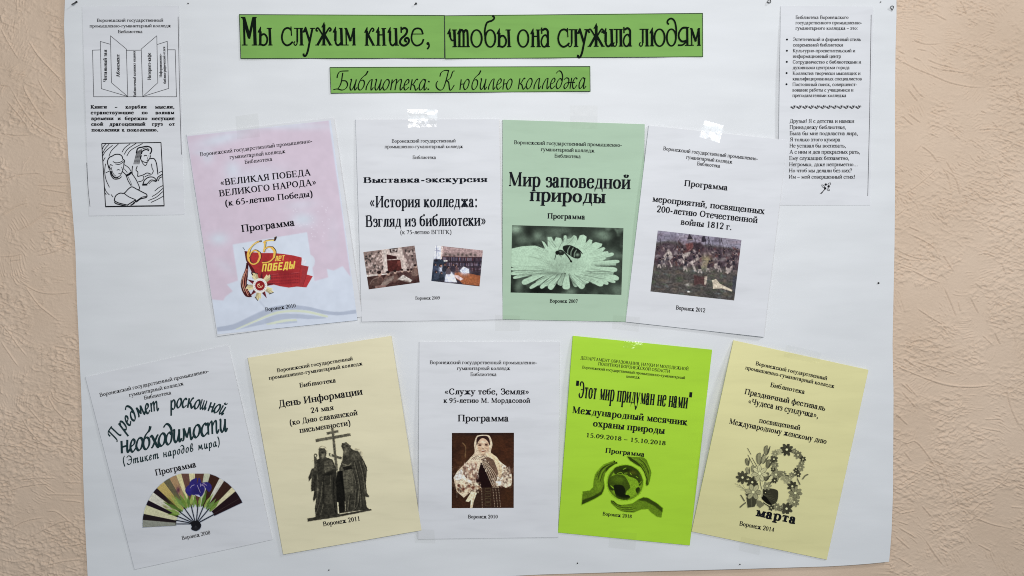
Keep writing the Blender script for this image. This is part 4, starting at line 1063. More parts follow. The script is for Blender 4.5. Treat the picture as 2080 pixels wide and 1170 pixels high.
picture('cover_background_print', cv, shA, eA, quad=[tl, a1(1520, 118), (1500, 955), (268, 1080)], step=1.6, gain=1.22, eps=.00016)

cv = Canvas('emb', 55, 70, 1145, 1040, 0.5, paper=(205, 212, 222))
cv.poly([(120, 290), (250, 310), (400, 322), (560, 322), (700, 335), (850, 358), (972, 388), (965, 500), (1074, 522), (1045, 640), (1135, 665), (1040, 832), (900, 820), (780, 835), (650, 815), (560, 790), (400, 820), (250, 820), (300, 700), (215, 560), (165, 440)], (158, 48, 50), 1)
cv.poly([(120, 290), (160, 300), (180, 450), (260, 560), (310, 680), (300, 740), (255, 660), (190, 540), (140, 420)], (70, 22, 28), .9)
cv.poly([(965, 500), (1074, 522), (1010, 800), (930, 810), (975, 640)], (150, 52, 56), 1); cv.poly([(1045, 640), (1135, 665), (1040, 832), (985, 822)], (168, 54, 58), 1)
cv.line([(1040, 655), (985, 820)], 5, (110, 30, 36)); cv.line([(965, 500), (940, 620), (945, 800)], 5, (120, 34, 40))
cv.blob(650, 420, 260, 60, (176, 50, 48), .6, .1); cv.blob(420, 540, 60, 200, (120, 32, 36), .6, .2); cv.blob(700, 610, 160, 40, (128, 36, 40), .8)
for yy in (655, 700, 745, 785):
    for xx in range(500, 930, 34): cv.blob(xx + (yy % 7), yy - (xx - 500) * .07, 17, 12, (112, 32, 40), .75)
cv.line([(500, 650), (620, 630)], 8, (170, 80, 85), .7); cv.line([(820, 622), (940, 605)], 8, (170, 80, 85), .7); cv.line([(500, 692), (930, 650)], 4, (95, 30, 36), .6)
cv.poly([(640, 600), (800, 580), (830, 800), (650, 800)], (125, 32, 38), .35, soft=8)
# ribbon
cv.poly([(165, 470), (200, 560), (165, 700), (160, 830), (225, 950), (215, 975), (140, 965), (85, 880), (65, 780), (85, 680), (130, 570), (150, 480)], (62, 24, 26), 1, smooth=True)
cv.line([(150, 560), (112, 690), (110, 800), (150, 900), (175, 950)], 12, (196, 132, 112)); cv.line([(165, 560), (140, 700), (142, 820), (185, 930)], 7, (190, 124, 104)); cv.line([(118, 620), (85, 720), (88, 800), (120, 900)], 6, (225, 190, 160))
cv.line([(155, 480), (190, 560), (240, 640), (250, 690)], 20, (52, 18, 24)); cv.line([(100, 240), (125, 275)], 12, (70, 80, 100), .8); cv.poly([(180, 500), (225, 600), (180, 760), (170, 640)], (206, 212, 222), .9)
# star of the order
cx, cy_ = 352, 806
def star(R, r, n, rot, cols, ecc=1.0):
    pts = []
    for i in range(2 * n):
        R_ = R if i % 2 == 0 else r; a_ = rot + i * math.pi / n
        pts.append((cx + R_ * math.cos(a_), cy_ + R_ * math.sin(a_) * ecc))
    cv.poly(pts, cols)
for i in range(5):
    a_ = math.radians(-90 + 36 + 72 * i + 8)
    for dk in (-.17, 0, .17):
        tip = 222 - abs(dk) * 150
        cv.poly([(cx + 60 * math.cos(a_ + dk - .28), cy_ + 60 * math.sin(a_ + dk - .28)), (cx + tip * math.cos(a_ + dk - .06), cy_ + tip * math.sin(a_ + dk - .06)), (cx + tip * .93 * math.cos(a_ + dk + .09), cy_ + tip * .93 * math.sin(a_ + dk + .09)), (cx + 60 * math.cos(a_ + dk + .28), cy_ + 60 * math.sin(a_ + dk + .28))], (206 - 40 * (dk > 0), 194 - 40 * (dk > 0), 150 - 30 * (dk > 0)))
    cv.line([(cx + 100 * math.cos(a_), cy_ + 100 * math.sin(a_)), (cx + 200 * math.cos(a_), cy_ + 200 * math.sin(a_))], 5, (120, 100, 60), .7)
    cv.line([(cx + 222 * math.cos(a_ + .02), cy_ + 222 * math.sin(a_ + .02)), (cx + 185 * math.cos(a_ + .28), cy_ + 185 * math.sin(a_ + .28))], 11, (30, 28, 40))
for i in range(5):
    a_ = math.radians(-90 + 72 * i + 8); a0 = a_ - .45; a1_ = a_ + .45
    cv.poly([(cx + 80 * math.cos(a0), cy_ + 80 * math.sin(a0)), (cx + 215 * math.cos(a_), cy_ + 215 * math.sin(a_)), (cx + 80 * math.cos(a1_), cy_ + 80 * math.sin(a1_))], (110, 40, 44))
    cv.poly([(cx + 215 * math.cos(a_), cy_ + 215 * math.sin(a_)), (cx + 80 * math.cos(a1_), cy_ + 80 * math.sin(a1_)), (cx, cy_)], (70, 26, 36))
cv.disc(cx, cy_, 108, 110, (222, 212, 202)); cv.disc(cx, cy_, 94, 96, (232, 226, 220)); cv.disc(cx, cy_, 72, 74, (128, 30, 34))
for i in range(18):
    a_ = i / 18 * 6.283; cv.disc(cx + 83 * math.cos(a_), cy_ + 85 * math.sin(a_), 6, 6, (130, 120, 120), .8)
# hammer and sickle in the middle of the order
cv.line([(322, 782), (318, 815), (345, 835), (380, 822), (386, 800)], 9, (222, 190, 150)); cv.line([(330, 785), (372, 832)], 8, (222, 190, 150)); cv.line([(318, 795), (342, 778)], 12, (222, 190, 150))
# 65
gold = (222, 172, 80)
def num(dx, dy, wadd, col):
    o = lambda P: [(x + dx, y + dy) for x, y in P]
    cv.line(o([(360, 148), (310, 160), (250, 200), (195, 270), (170, 350), (180, 420), (220, 475), (270, 485), (320, 455), (348, 400), (345, 340), (310, 295), (265, 285), (215, 320), (195, 370)]), 20 + wadd, col)
    cv.line(o([(195, 270), (172, 345), (185, 430)]), 34 + wadd, col); cv.line(o([(340, 320), (350, 380), (325, 445)]), 30 + wadd, col)
    cv.line(o([(410, 165), (425, 160), (418, 240), (408, 300)]), 24 + wadd, col); cv.line(o([(420, 150), (480, 135), (560, 130), (582, 88)]), 20 + wadd, col)
    cv.line(o([(415, 265), (470, 235), (530, 245), (570, 300), (565, 370), (520, 430), (460, 460), (390, 465)]), 20 + wadd, col); cv.line(o([(530, 245), (568, 300), (560, 380)]), 34 + wadd, col)
num(8, -3, 6, (44, 34, 44)); num(0, 0, 0, gold)
cv.line([(345, 150), (362, 146)], 14, (70, 72, 88)); cv.poly([(565, 85), (592, 82), (580, 145), (560, 140)], (54, 34, 34))
for q in ([(300, 170), (240, 215), (195, 290)], [(430, 170), (426, 280)], [(440, 150), (545, 135)]): cv.line(q, 6, (244, 226, 160))
# lettering on the banner
bk = Ink()
def lt(pts, wd=16): bk.ribbon(pts, wd)
cvt = lambda f, lst: [(x, y) for x, y in lst]
gl = (242, 196, 84)
def slant(x, y, hgt, wid, strokes, wd):
    for s_ in strokes: cv.line([(x + q[0] * wid + (q[1]) * hgt * .16, y - q[1] * hgt - (q[0] * wid) * .09) for q in s_], wd, gl, smooth=False)
LT = {'л': [[(0, 0), (.25, .1), (.3, 1), (1, 1), (1, 0)]], 'е': [[(1, 0), (0, 0), (0, 1), (1, 1), (1, .5), (0, .5)]], 'т': [[(0, 1), (1, 1)], [(.5, 1), (.5, 0)]],
      'П': [[(0, 0), (0, 1), (1, 1), (1, 0)]], 'О': [[(0, 0), (0, 1), (1, 1), (1, 0), (0, 0)]], 'Б': [[(1, 1), (0, 1), (0, 0), (1, 0), (1, .55), (0, .55)]], 'Е': [[(1, 1), (0, 1), (0, 0), (1, 0)], [(0, .5), (.8, .5)]],
      'Д': [[(-.15, -.15), (0, .05), (1.1, .05), (1.1, -.15)], [(.1, 0), (.3, 1), (1, 1), (1, 0)]], 'Ы': [[(0, 1), (0, 0), (.6, 0), (.6, .5), (0, .5)], [(1.05, 0), (1.05, 1)]]}
for i, ch in enumerate('лет'): slant(578 + i * 50, 438 - i * 5, 66, 28, LT[ch], 13)
for i, ch in enumerate('ПОБЕДЫ'): slant(388 + i * 80, 590 - i * 8, 96, 42 if i < 5 else 60, LT[ch], 21)
cv.grain(.10, 22, 5); cv.soften(.55)
picture('banner_emblem', cv, shA, eA, step=.62, gain=1.35, eps=.00026)
texts(shA, eA, 'heading_text', 'A1', [(VG, 228, 474, 1338, 340, 38), (GK, 520, 503, 1073, 442, 38), ('Библиотека', 670, 550, 942, 519, 38)])
texts(shA, eA, 'title_text', 'A1', [('«ВЕЛИКАЯ ПОБЕДА', 432, 766, 1325, 662, 62, 'med'), ('ВЕЛИКОГО НАРОДА»', 418, 873, 1375, 758, 62, 'med'), ('(к 65-летию Победы)', 478, 968, 1342, 872, 58, 'med')])
texts(shA, eA, 'programme_text', 'A2', [('Программа', 482, 180, 948, 122, 62, 'med')])
texts(shA, eA, 'year_text', 'A2', [('Воронеж 2010', 690, 877, 958, 842, 33, 'med')])

# ---- B: white booklet with two small tilted photographs
shB, eB = booklet('white booklet with two small tilted photographs and heavy condensed title', [(722.5, 243), (1013.5, 242), (1021.5, 649), (735, 653.5)], M_WHITE, M_PAGE, b=.0018, l=.0016, r=.0008, m=.0008)
texts(shB, eB, 'heading_text', 'B1', [('Воронежский государственный', 510, 424, 1200, 420, 36), ('промышленно-гуманитарный колледж', 433, 484, 1280, 482, 36), ('Библиотека', 735, 600, 987, 600, 36)])
texts(shB, eB, 'title_text', 'B1', [('Выставка-экскурсия', 203, 858, 1543, 848, 60, 'bold'), ('«История колледжа:', 275, 1124, 1430, 1118, 124, 'disp'), ('B2', 'Взгляд из библиотеки»', 200, 144, 1340, 132, 108, 'disp'), ('B2', '(к 75-летию ВГПГК)', 530, 213, 1015, 211, 38)], mat_plain('dark_blue_black_ink', (.010, .013, .020), .85, 0.0, .05))
texts(shB, eB, 'year_text', 'B2', [('Воронеж 2009', 673, 836, 905, 834, 30)])
cv = Canvas('B2', 170, 310, 720, 750, 0.55, base=(96, 76, 72))
cv.poly([(170, 380), (400, 345), (380, 600), (210, 610)], (128, 110, 104)); cv.poly([(350, 350), (560, 320), (600, 560), (370, 580)], (192, 176, 168)); cv.poly([(540, 330), (680, 315), (700, 560), (600, 560)], (120, 102, 98))
for i in range(70):
    x, y = rs.uniform(185, 360), rs.uniform(375, 580); v_ = rs.choice([40, 70, 190, 200, 170]); cv.poly([(x, y), (x + rs.uniform(8, 26), y - 4), (x + rs.uniform(8, 24), y + rs.uniform(8, 26)), (x, y + 16)], (v_, v_ * .9, v_ * .86), .8)
for i in range(26):
    x, y = rs.uniform(560, 660), rs.uniform(355, 520); v_ = rs.choice([50, 190, 180]); cv.poly([(x, y), (x + 16, y - 3), (x + 18, y + 18), (x, y + 20)], (v_, v_ * .9, v_ * .86), .8)
cv.poly([(370, 360), (395, 360), (415, 560), (380, 570)], (196, 184, 176)); cv.poly([(425, 350), (505, 342), (500, 385), (432, 390)], (60, 48, 46)); cv.poly([(440, 358), (495, 352), (490, 376), (445, 380)], (190, 178, 172)); cv.disc(466, 366, 14, 8, (60, 48, 46))
cv.poly([(398, 405), (495, 425), (495, 448), (402, 455)], (56, 30, 30)); cv.poly([(402, 462), (530, 455), (545, 560), (412, 575)], (74, 36, 34)); cv.poly([(500, 470), (530, 468), (532, 510), (505, 515)], (110, 60, 54))
cv.poly([(205, 600), (420, 585), (420, 610), (210, 625)], (214, 204, 196)); cv.poly([(210, 620), (700, 560), (715, 680), (230, 740)], (62, 40, 38))
for x, y, r_ in ((330, 590, 26), (415, 585, 22), (480, 572, 20), (545, 560, 17), (605, 560, 17), (640, 560, 18), (672, 518, 18)):
    cv.poly([(x - r_ * 1.7, y + 90), (x - r_ * 1.5, y + r_ * 1.6), (x - 4, y + r_ * .7), (x + r_ * 1.4, y + r_ * 1.7), (x + r_ * 1.6, y + 84)], rs.choice([(96, 72, 66), (74, 52, 50), (112, 88, 80)]), 1, smooth=True); cv.line([(x - r_, y + r_ * 1.8), (x - r_ * .9, y + 80)], 4, (44, 30, 30), .8); cv.disc(x + 2, y + 2, r_ * .72, r_ * .92, (176, 148, 134)); cv.disc(x - 3, y - r_ * .5, r_ * .8, r_ * .6, (38, 26, 26)); cv.disc(x + 5, y + 1, 3, 2, (60, 40, 40))
cv.blob(290, 680, 70, 60, (80, 62, 56), 1); cv.line([(240, 690), (270, 645), (320, 625)], 8, (150, 130, 120), .7)
cv.poly([(340, 700), (385, 640), (470, 605), (465, 640), (400, 700)], (128, 112, 104)); cv.poly([(500, 645), (555, 598), (600, 625), (645, 650), (620, 675), (560, 660)], (198, 190, 182)); cv.line([(500, 645), (560, 655), (620, 672)], 4, (90, 76, 70))
cv.blob(660, 590, 34, 40, (120, 100, 92), .7); cv.poly([(290, 705), (390, 695), (390, 720), (290, 725)], (150, 120, 112), .7)
for i in range(40): cv.blob(rs.uniform(230, 700), rs.uniform(610, 730), rs.uniform(6, 22), rs.uniform(4, 12), rs.choice([(40, 26, 26), (112, 92, 84), (88, 64, 58)]), .5)
cv.grain(.35, 12, 4); cv.soften(.6)
picture('sepia_classroom_photo', cv, shB, eB, quad=[(178, 384), (664, 322), (714, 672), (230, 738)], gain=1.3, step=.7)
cv = Canvas('B2', 815, 310, 1325, 720, 0.55, base=(52, 44, 52))
cv.poly([(850, 318), (1315, 365), (1310, 430), (850, 430)], (160, 136, 134)); cv.poly([(855, 318), (925, 325), (915, 460), (845, 455)], (214, 218, 232)); cv.line([(875, 318), (868, 460)], 5, (120, 122, 138)); cv.line([(848, 368), (922, 372)], 5, (130, 130, 146)); cv.poly([(920, 325), (935, 327), (925, 450), (912, 450)], (226, 200, 190))
for i in range(8): cv.blob(960 + i * 40, 405 + (i % 3) * 6, 15, 16, (74, 66, 62), .9)
for yy, cc in ((450, 1), (500, 2), (550, 3)):
    for i in range(34):
        x = 935 + i * 11; cv.poly([(x, yy - 18 + (i % 3) * 3), (x + 8, yy - 18), (x + 8, yy + 16), (x, yy + 16)], rs.choice([(70, 52, 62), (108, 92, 104), (44, 36, 46), (128, 116, 130), (84, 48, 50), (52, 58, 78)]), .9)
cv.line([(930, 425), (1305, 440)], 5, (60, 34, 34)); cv.line([(930, 478), (1300, 490)], 5, (44, 30, 34)); cv.line([(1000, 540), (1300, 560)], 5, (40, 30, 34))
cv.poly([(840, 455), (900, 450), (960, 470), (960, 640), (825, 660)], (46, 54, 68)); cv.blob(900, 630, 60, 40, (40, 50, 60), 1)
cv.poly([(1050, 570), (1200, 590), (1295, 610), (1285, 705), (1130, 690), (1040, 620)], (142, 84, 56)); cv.blob(1200, 640, 60, 30, (160, 98, 62), .7, .2)
for x, y, w_, h_ in ((1000, 610, 40, 66), (1140, 560, 44, 34), (915, 540, 22, 34)):
    cv.blob(x, y + 8, w_, h_, (214, 218, 236), 1.0); cv.disc(x - 3, y - h_ * .85, 15, 17, (50, 36, 38)); cv.disc(x + 4, y - h_ * .72, 9, 10, (190, 150, 134))
cv.poly([(960, 600), (1000, 565), (1040, 600), (1070, 672), (950, 665)], (216, 220, 238)); cv.poly([(1040, 600), (1080, 605), (1130, 640), (1100, 655), (1055, 625)], (216, 190, 190)); cv.poly([(1095, 560), (1130, 520), (1180, 545), (1185, 585), (1110, 575)], (210, 216, 234)); cv.blob(870, 460, 18, 16, (36, 30, 34), 1)
for x, y, c1 in ((862, 520, (60, 66, 84)), (950, 520, (40, 42, 52)), (985, 545, (84, 74, 80)), (1060, 530, (96, 72, 74)), (1030, 520, (50, 44, 54)), (870, 590, (54, 62, 76)), (920, 600, (38, 42, 52))):
    cv.poly([(x - 22, y + 46), (x - 18, y + 4), (x, y - 8), (x + 18, y + 4), (x + 22, y + 46)], c1, .95, smooth=True, soft=1); cv.disc(x, y - 18, 11, 12, (44, 32, 34)); cv.disc(x + 4, y - 13, 6, 7, (168, 132, 118), .8)
for i in range(14): cv.line([(845 + i * 9, 640 - i * 2), (858 + i * 8, 600 - i)], 3, (92, 98, 112), .5)
cv.line([(890, 580), (870, 650)], 5, (60, 66, 80)); cv.poly([(940, 462), (978, 460), (976, 474), (942, 474)], (220, 214, 206))
cv.grain(.35, 10, 8); cv.soften(.6)
picture('colour_library_photo', cv, shB, eB, quad=[(860, 320), (1314, 368), (1282, 710), (824, 658)], gain=1.3, step=.7)

# ---- C: pale green booklet
M_PALEGREEN = mat_paper('pale_green_paper', (0.450, 0.610, 0.455), 0.7, 0.2, 0.03)
shC, eC = booklet('pale green booklet with a black and white photograph of a bee on a flower', [(1021.5, 243.5), (1309, 252.5), (1303, 654), (1021, 648.5)], M_PALEGREEN, M_PALEGREEN, b=.0020, l=.0016, r=.0006, m=.0008, ext=.3)
shC.edge = None
texts(shC, eC, 'heading_text', 'C1', [(VG, 225, 369, 1337, 398, 38), (GK, 502, 441, 1057, 455, 38), ('Библиотека', 643, 508, 914, 515, 38)])
texts(shC, eC, 'title_text', 'C1', [('Мир заповедной', 172, 803, 1428, 836, 146, 'disp'), ('природы', 385, 958, 1170, 981, 140, 'disp')])
texts(shC, eC, 'programme_text', 'C1', [('Программа', 570, 1138, 957, 1148, 54, 'bold')])
texts(shC, eC, 'year_text', 'C2', [('Воронеж 2007', 500, 864, 765, 868, 34, 'med')])
PG = np.array((176, 203, 177.)); gcol = lambda g: tuple(PG * g)
cv = Canvas('C2', 120, 120, 1210, 800, 0.5, base=gcol(.27))
cv.mottling(gcol(.58), 130, 5, .42, .25, .8); cv.mottling(gcol(.16), 110, 9, .5, .2, .85); cv.mottling(gcol(.22), 50, 12, .6, .2, .5)
for x, y, rx, ry, g in ((175, 165, 70, 50, .98), (385, 232, 60, 55, .72), (245, 265, 80, 60, .6), (560, 180, 120, 40, .55), (990, 215, 95, 50, .72), (1030, 250, 60, 40, .66), (1120, 740, 60, 60, .6), (860, 190, 60, 60, .3), (1080, 330, 90, 60, .25), (205, 700, 40, 90, .62), (160, 640, 40, 50, .2), (700, 760, 60, 40, .7), (1000, 740, 90, 50, .35), (380, 750, 160, 40, .08), (560, 690, 90, 50, .1), (880, 700, 60, 60, .22), (1150, 560, 50, 60, .4), (300, 180, 40, 60, .2)):
    cv.blob(x, y, rx, ry, gcol(g), .85)
cv.poly([(130, 352), (240, 328), (360, 322), (430, 345), (455, 352), (420, 275), (450, 290), (480, 335), (478, 240), (515, 238), (540, 285), (558, 243), (605, 250), (628, 295), (632, 228), (655, 224), (668, 262), (700, 252), (728, 222), (752, 232), (765, 275), (785, 225), (820, 218), (850, 238), (840, 300), (875, 262), (905, 270), (898, 305), (935, 288), (1000, 305), (990, 330), (945, 358), (1015, 335), (1028, 350), (1000, 382), (1050, 375), (1060, 392), (1010, 430), (1040, 440), (1000, 470), (940, 515), (1000, 540), (980, 600), (800, 640), (640, 580), (480, 620), (300, 590), (130, 520)], gcol(1.05), 1)
def petal(bx, by, tx, ty, w_, g=1.05):
    d = np.array([tx - bx, ty - by], float); L = np.hypot(*d); d /= L; n = np.array([-d[1], d[0]])
    w_ = w_ * 1.12
    p = [np.array([bx, by]) + d * L * t + n * w_ * f * s_ for t, f, s_ in ((0, .35, 1), (.5, .8, 1), (.85, 1, 1), (.98, .6, 1), (1.0, 0, 1), (.98, .6, -1), (.85, 1, -1), (.5, .8, -1), (0, .35, -1))]
    cv.poly(p, gcol(g * .55), .6, smooth=True, soft=3); cv.poly([q - n * 2 for q in p], gcol(g), 1, smooth=True)
    cv.line([np.array([bx, by]) + d * L * .1, np.array([bx, by]) + d * L * .9], 2.5, gcol(g * .8), .6)
for bx, by, tx, ty, w_ in ((880, 560, 1100, 600, 26), (850, 570, 1075, 650, 24), (800, 580, 950, 672, 30), (740, 590, 840, 690, 26), (690, 590, 760, 712, 24), (630, 590, 590, 700, 24), (560, 585, 455, 700, 22), (520, 580, 370, 690, 22), (460, 570, 290, 655, 24), (430, 550, 190, 605, 18), (900, 505, 1130, 500, 18), (900, 545, 1110, 575, 22)): petal(bx, by, tx, ty, w_, .93)
for bx, by, tx, ty, w_ in ((900, 490, 1162, 474, 15), (930, 450, 1108, 402, 15), (900, 530, 1140, 556, 20), (880, 560, 1155, 640, 22), (860, 580, 1122, 672, 14), (830, 580, 1055, 688, 17), (780, 580, 1008, 694, 30), (740, 580, 880, 660, 34), (700, 590, 820, 728, 26), (662, 590, 652, 738, 32), (600, 590, 492, 735, 24), (570, 585, 410, 725, 17), (540, 585, 308, 726, 15), (480, 575, 235, 678, 24), (440, 560, 150, 628, 13), (420, 545, 130, 588, 17), (420, 525, 130, 545, 13), (500, 560, 330, 600, 22)):
    petal(bx, by, tx, ty, w_)
cv.poly([(925, 512), (1120, 510), (1130, 520), (940, 520)], gcol(.3), .8)
cv.blob(620, 520, 170, 60, gcol(.82), .5); cv.blob(560, 590, 120, 22, gcol(.55), .6, .1); cv.blob(800, 430, 260, 110, gcol(1.08), .5)
for i in range(26):
    a_ = rs.uniform(.1, 3.1); cv.line([(650 + 40 * math.cos(a_), 560 - 20 * math.sin(a_)), (650 + rs.uniform(120, 300) * math.cos(a_), 560 - rs.uniform(60, 160) * math.sin(a_))], 2.5, gcol(.84), .45)
for i in range(14): cv.line([(rs.uniform(340, 560), rs.uniform(400, 540)), (rs.uniform(560, 660), rs.uniform(540, 590))], 3, gcol(.75), .4)
for i in range(46):
    a_ = rs.uniform(-.15, math.pi + .15); r1 = rs.uniform(.30, .5); r2 = rs.uniform(.82, .98)
    rx_, ry_ = 500, 150 if math.sin(a_) > 0 else 60
    p0_ = (650 + rx_ * r1 * math.cos(a_), 565 + ry_ * r1 * math.sin(a_)); p1_ = (650 + rx_ * r2 * math.cos(a_), 565 + ry_ * r2 * math.sin(a_))
    cv.line([p0_, p1_], rs.uniform(2.5, 5), gcol(rs.choice([.58, .72, .8, .45])), .6)
for i in range(40):
    a_ = rs.uniform(math.pi * 1.05, math.pi * 1.95); r2 = rs.uniform(.86, 1.0)
    p1_ = (670 + 400 * r2 * math.cos(a_), 510 + 290 * r2 * math.sin(a_)); p0_ = (670 + 250 * math.cos(a_), 510 + 190 * math.sin(a_))
    cv.line([p0_, p1_], 3, gcol(rs.choice([.7, .8, .6])), .5)
cv.blob(660, 470, 150, 70, gcol(.90), .6)
for i in range(90): cv.blob(rs.gauss(640, 90), rs.gauss(500, 40), 6, 10, gcol(rs.choice([.78, .98, .86])), .5)
# bee
cv.blob(690, 270, 70, 40, gcol(.86), .6, -.6); cv.line([(640, 255), (600, 320), (580, 360)], 3, gcol(.4)); cv.line([(730, 240), (690, 290), (660, 310)], 3, gcol(.55), .8)
cv.poly([(625, 330), (690, 318), (760, 350), (795, 395), (785, 440), (735, 442), (680, 410), (635, 375)], gcol(.16), 1, smooth=True)
for a_, b_ in (((690, 330), (670, 395)), ((722, 345), (700, 415)), ((752, 365), (732, 430))): cv.line([a_, ((a_[0] + b_[0]) / 2 - 8, (a_[1] + b_[1]) / 2), b_], 9, gcol(.75))
cv.blob(762, 410, 22, 18, gcol(.8), .9); cv.disc(605, 388, 34, 26, gcol(.22), 1, .3); cv.disc(572, 390, 20, 20, gcol(.12)); cv.blob(600, 380, 14, 8, gcol(.7), .7)
cv.line([(560, 400), (552, 430), (546, 452)], 6, gcol(.12)); cv.line([(640, 390), (675, 430), (705, 478)], 11, gcol(.1)); cv.line([(760, 350), (790, 375), (808, 400)], 8, gcol(.1)); cv.line([(590, 410), (610, 430)], 4, gcol(.3)); cv.disc(702, 472, 10, 9, gcol(.08))
cv.grain(.12, 10, 2); cv.soften(.5)
picture('bee_photo', cv, shC, eC, quad=[(142, 128), (1200, 156), (1180, 790), (127, 768)], gain=1.05, step=.75)

# ---- D: white booklet, battle
shD, eD = booklet('white booklet with a dark battle scene picture, overlapping the upper right leaflet', [(1318, 255), (1599, 285), (1551, 684.5), (1271, 653.5)], M_WHITE, M_PAGE, b=.0030, l=.0026, r=.0012, m=.0006, ext=.6, corner=.0012)
texts(shD, eD, 'heading_text', 'D1', [(VG, 443, 381, 1418, 488, 38), (GK, 680, 470, 1157, 520, 38), ('Библиотека', 793, 537, 1030, 562, 38)])
texts(shD, eD, 'programme_text', 'D1', [('Программа', 660, 750, 1107, 797, 60, 'med')])
texts(shD, eD, 'title_text', 'D1', [('мероприятий, посвященных', 332, 912, 1490, 1042, 64, 'med'), ('200-летию Отечественной', 375, 1020, 1417, 1135, 66, 'med'), ('D2', 'войны 1812 г.', 572, 28, 1055, 80, 58, 'med')])
texts(shD, eD, 'year_text', 'D2', [('Воронеж 2012', 528, 835, 805, 863, 38, 'med')])
cv = Canvas('D2', 280, 75, 1160, 760, 0.5, base=(72, 68, 66))
cv.poly([(280, 75), (1160, 75), (1160, 270), (900, 230), (700, 210), (480, 180), (330, 200)], (128, 124, 138), 1, soft=10)
for i in range(24): cv.blob(rs.uniform(340, 1150), rs.uniform(95, 230), rs.uniform(40, 90), rs.uniform(16, 34), rs.choice([(150, 146, 156), (112, 100, 112), (138, 122, 130), (96, 90, 104)]), .6, rs.uniform(-.3, .3))
cv.poly([(330, 240), (450, 200), (600, 240), (700, 190), (800, 240), (950, 250), (1150, 285), (1130, 460), (720, 430), (320, 400)], (70, 58, 64), 1, soft=10)
for i in range(150): cv.blob(rs.uniform(340, 1140), rs.uniform(250, 420), rs.uniform(8, 26), rs.uniform(6, 22), rs.choice([(48, 40, 48), (92, 76, 80), (60, 46, 50), (118, 100, 100), (84, 52, 52), (150, 140, 140)]), .75, rs.uniform(-1, 1))
for i in range(150): cv.blob(rs.uniform(290, 1110), rs.uniform(430, 740), rs.uniform(12, 50), rs.uniform(6, 18), rs.choice([(62, 70, 56), (84, 80, 66), (98, 84, 76), (52, 54, 52), (110, 98, 90), (70, 84, 62), (96, 108, 110)]), .55, rs.uniform(-.2, .4))
for i in range(16):
    x = rs.uniform(350, 1120); cv.line([(x, rs.uniform(240, 300)), (x + rs.uniform(-40, 20), rs.uniform(130, 210))], 4, (40, 34, 38), .9)
pale = (188, 176, 168)
for q in ([(455, 255), (490, 300), (500, 340), (470, 368), (498, 432), (472, 436), (432, 372), (404, 388), (385, 380), (430, 300)], [(590, 300), (672, 288), (650, 330), (612, 345), (605, 398), (583, 388)], [(650, 392), (752, 328), (742, 362), (692, 396), (732, 482), (705, 472), (680, 412)],
          [(895, 402), (930, 388), (942, 412), (906, 452), (888, 432)], [(995, 482), (1070, 408), (1080, 430), (1022, 502)], [(740, 240), (780, 235), (760, 262)], [(860, 290), (905, 280), (880, 300)], [(620, 405), (650, 400), (636, 432)]):
    cv.poly([(a_ + 6, b_ + 7) for a_, b_ in q], (44, 36, 40), .6, soft=4); cv.poly(q, pale, .85, soft=3)
    c_ = np.mean(np.array(q), axis=0); cv.blob(c_[0] + 8, c_[1], 12, 22, (132, 118, 116), .6, .5)
cv.poly([(618, 212), (690, 200), (696, 272), (640, 284)], (104, 62, 60), .8, soft=5); cv.poly([(655, 112), (697, 176), (632, 182)], (38, 32, 38), .9, soft=2); cv.line([(632, 176), (694, 168)], 7, (170, 160, 156), .8)
cv.poly([(775, 150), (800, 132), (820, 190), (770, 198)], (36, 32, 40), .9, soft=2); cv.poly([(400, 205), (470, 215), (500, 260), (420, 250)], (52, 40, 48), .8, soft=4); cv.poly([(700, 230), (760, 190), (800, 250), (730, 300)], (46, 36, 42), .8, soft=5); cv.poly([(545, 170), (600, 230), (590, 260), (550, 200)], (58, 44, 46), .85, soft=2)
for i in range(60):
    x, y = rs.uniform(330, 1120), rs.uniform(245, 440); a_ = rs.uniform(-.9, .9) + rs.choice([0, 1.5]); l_ = rs.uniform(10, 40)
    cv.line([(x, y), (x + l_ * math.cos(a_), y + l_ * math.sin(a_))], rs.uniform(3, 7), rs.choice([(40, 34, 38), (150, 138, 134), (96, 70, 66), (112, 98, 98), (66, 56, 62)]), .7)
for i in range(50):
    x, y = rs.uniform(300, 1090), rs.uniform(450, 720); l_ = rs.uniform(14, 50)
    cv.line([(x, y), (x + l_, y + rs.uniform(-8, 14))], rs.uniform(3, 7), rs.choice([(56, 64, 50), (112, 104, 96), (90, 72, 66), (46, 46, 46), (120, 126, 124)]), .5)
cv.blob(815, 370, 60, 50, (140, 130, 96), .9); cv.blob(790, 430, 46, 30, (150, 142, 116), .6)
cv.poly([(870, 560), (910, 545), (945, 590), (1065, 650), (1060, 665), (960, 635), (880, 640), (880, 600)], (196, 184, 164)); cv.poly([(700, 505), (760, 525), (820, 515), (800, 560), (815, 620), (760, 590), (700, 610)], (74, 50, 50), .85, soft=5); cv.poly([(800, 520), (828, 522), (815, 600), (798, 600)], (178, 164, 150)); cv.blob(640, 600, 26, 16, (160, 156, 150), .9); cv.disc(650, 668, 14, 7, (200, 196, 190)); cv.poly([(1070, 520), (1110, 520), (1095, 690), (1065, 640)], (56, 60, 74), .6, soft=4)
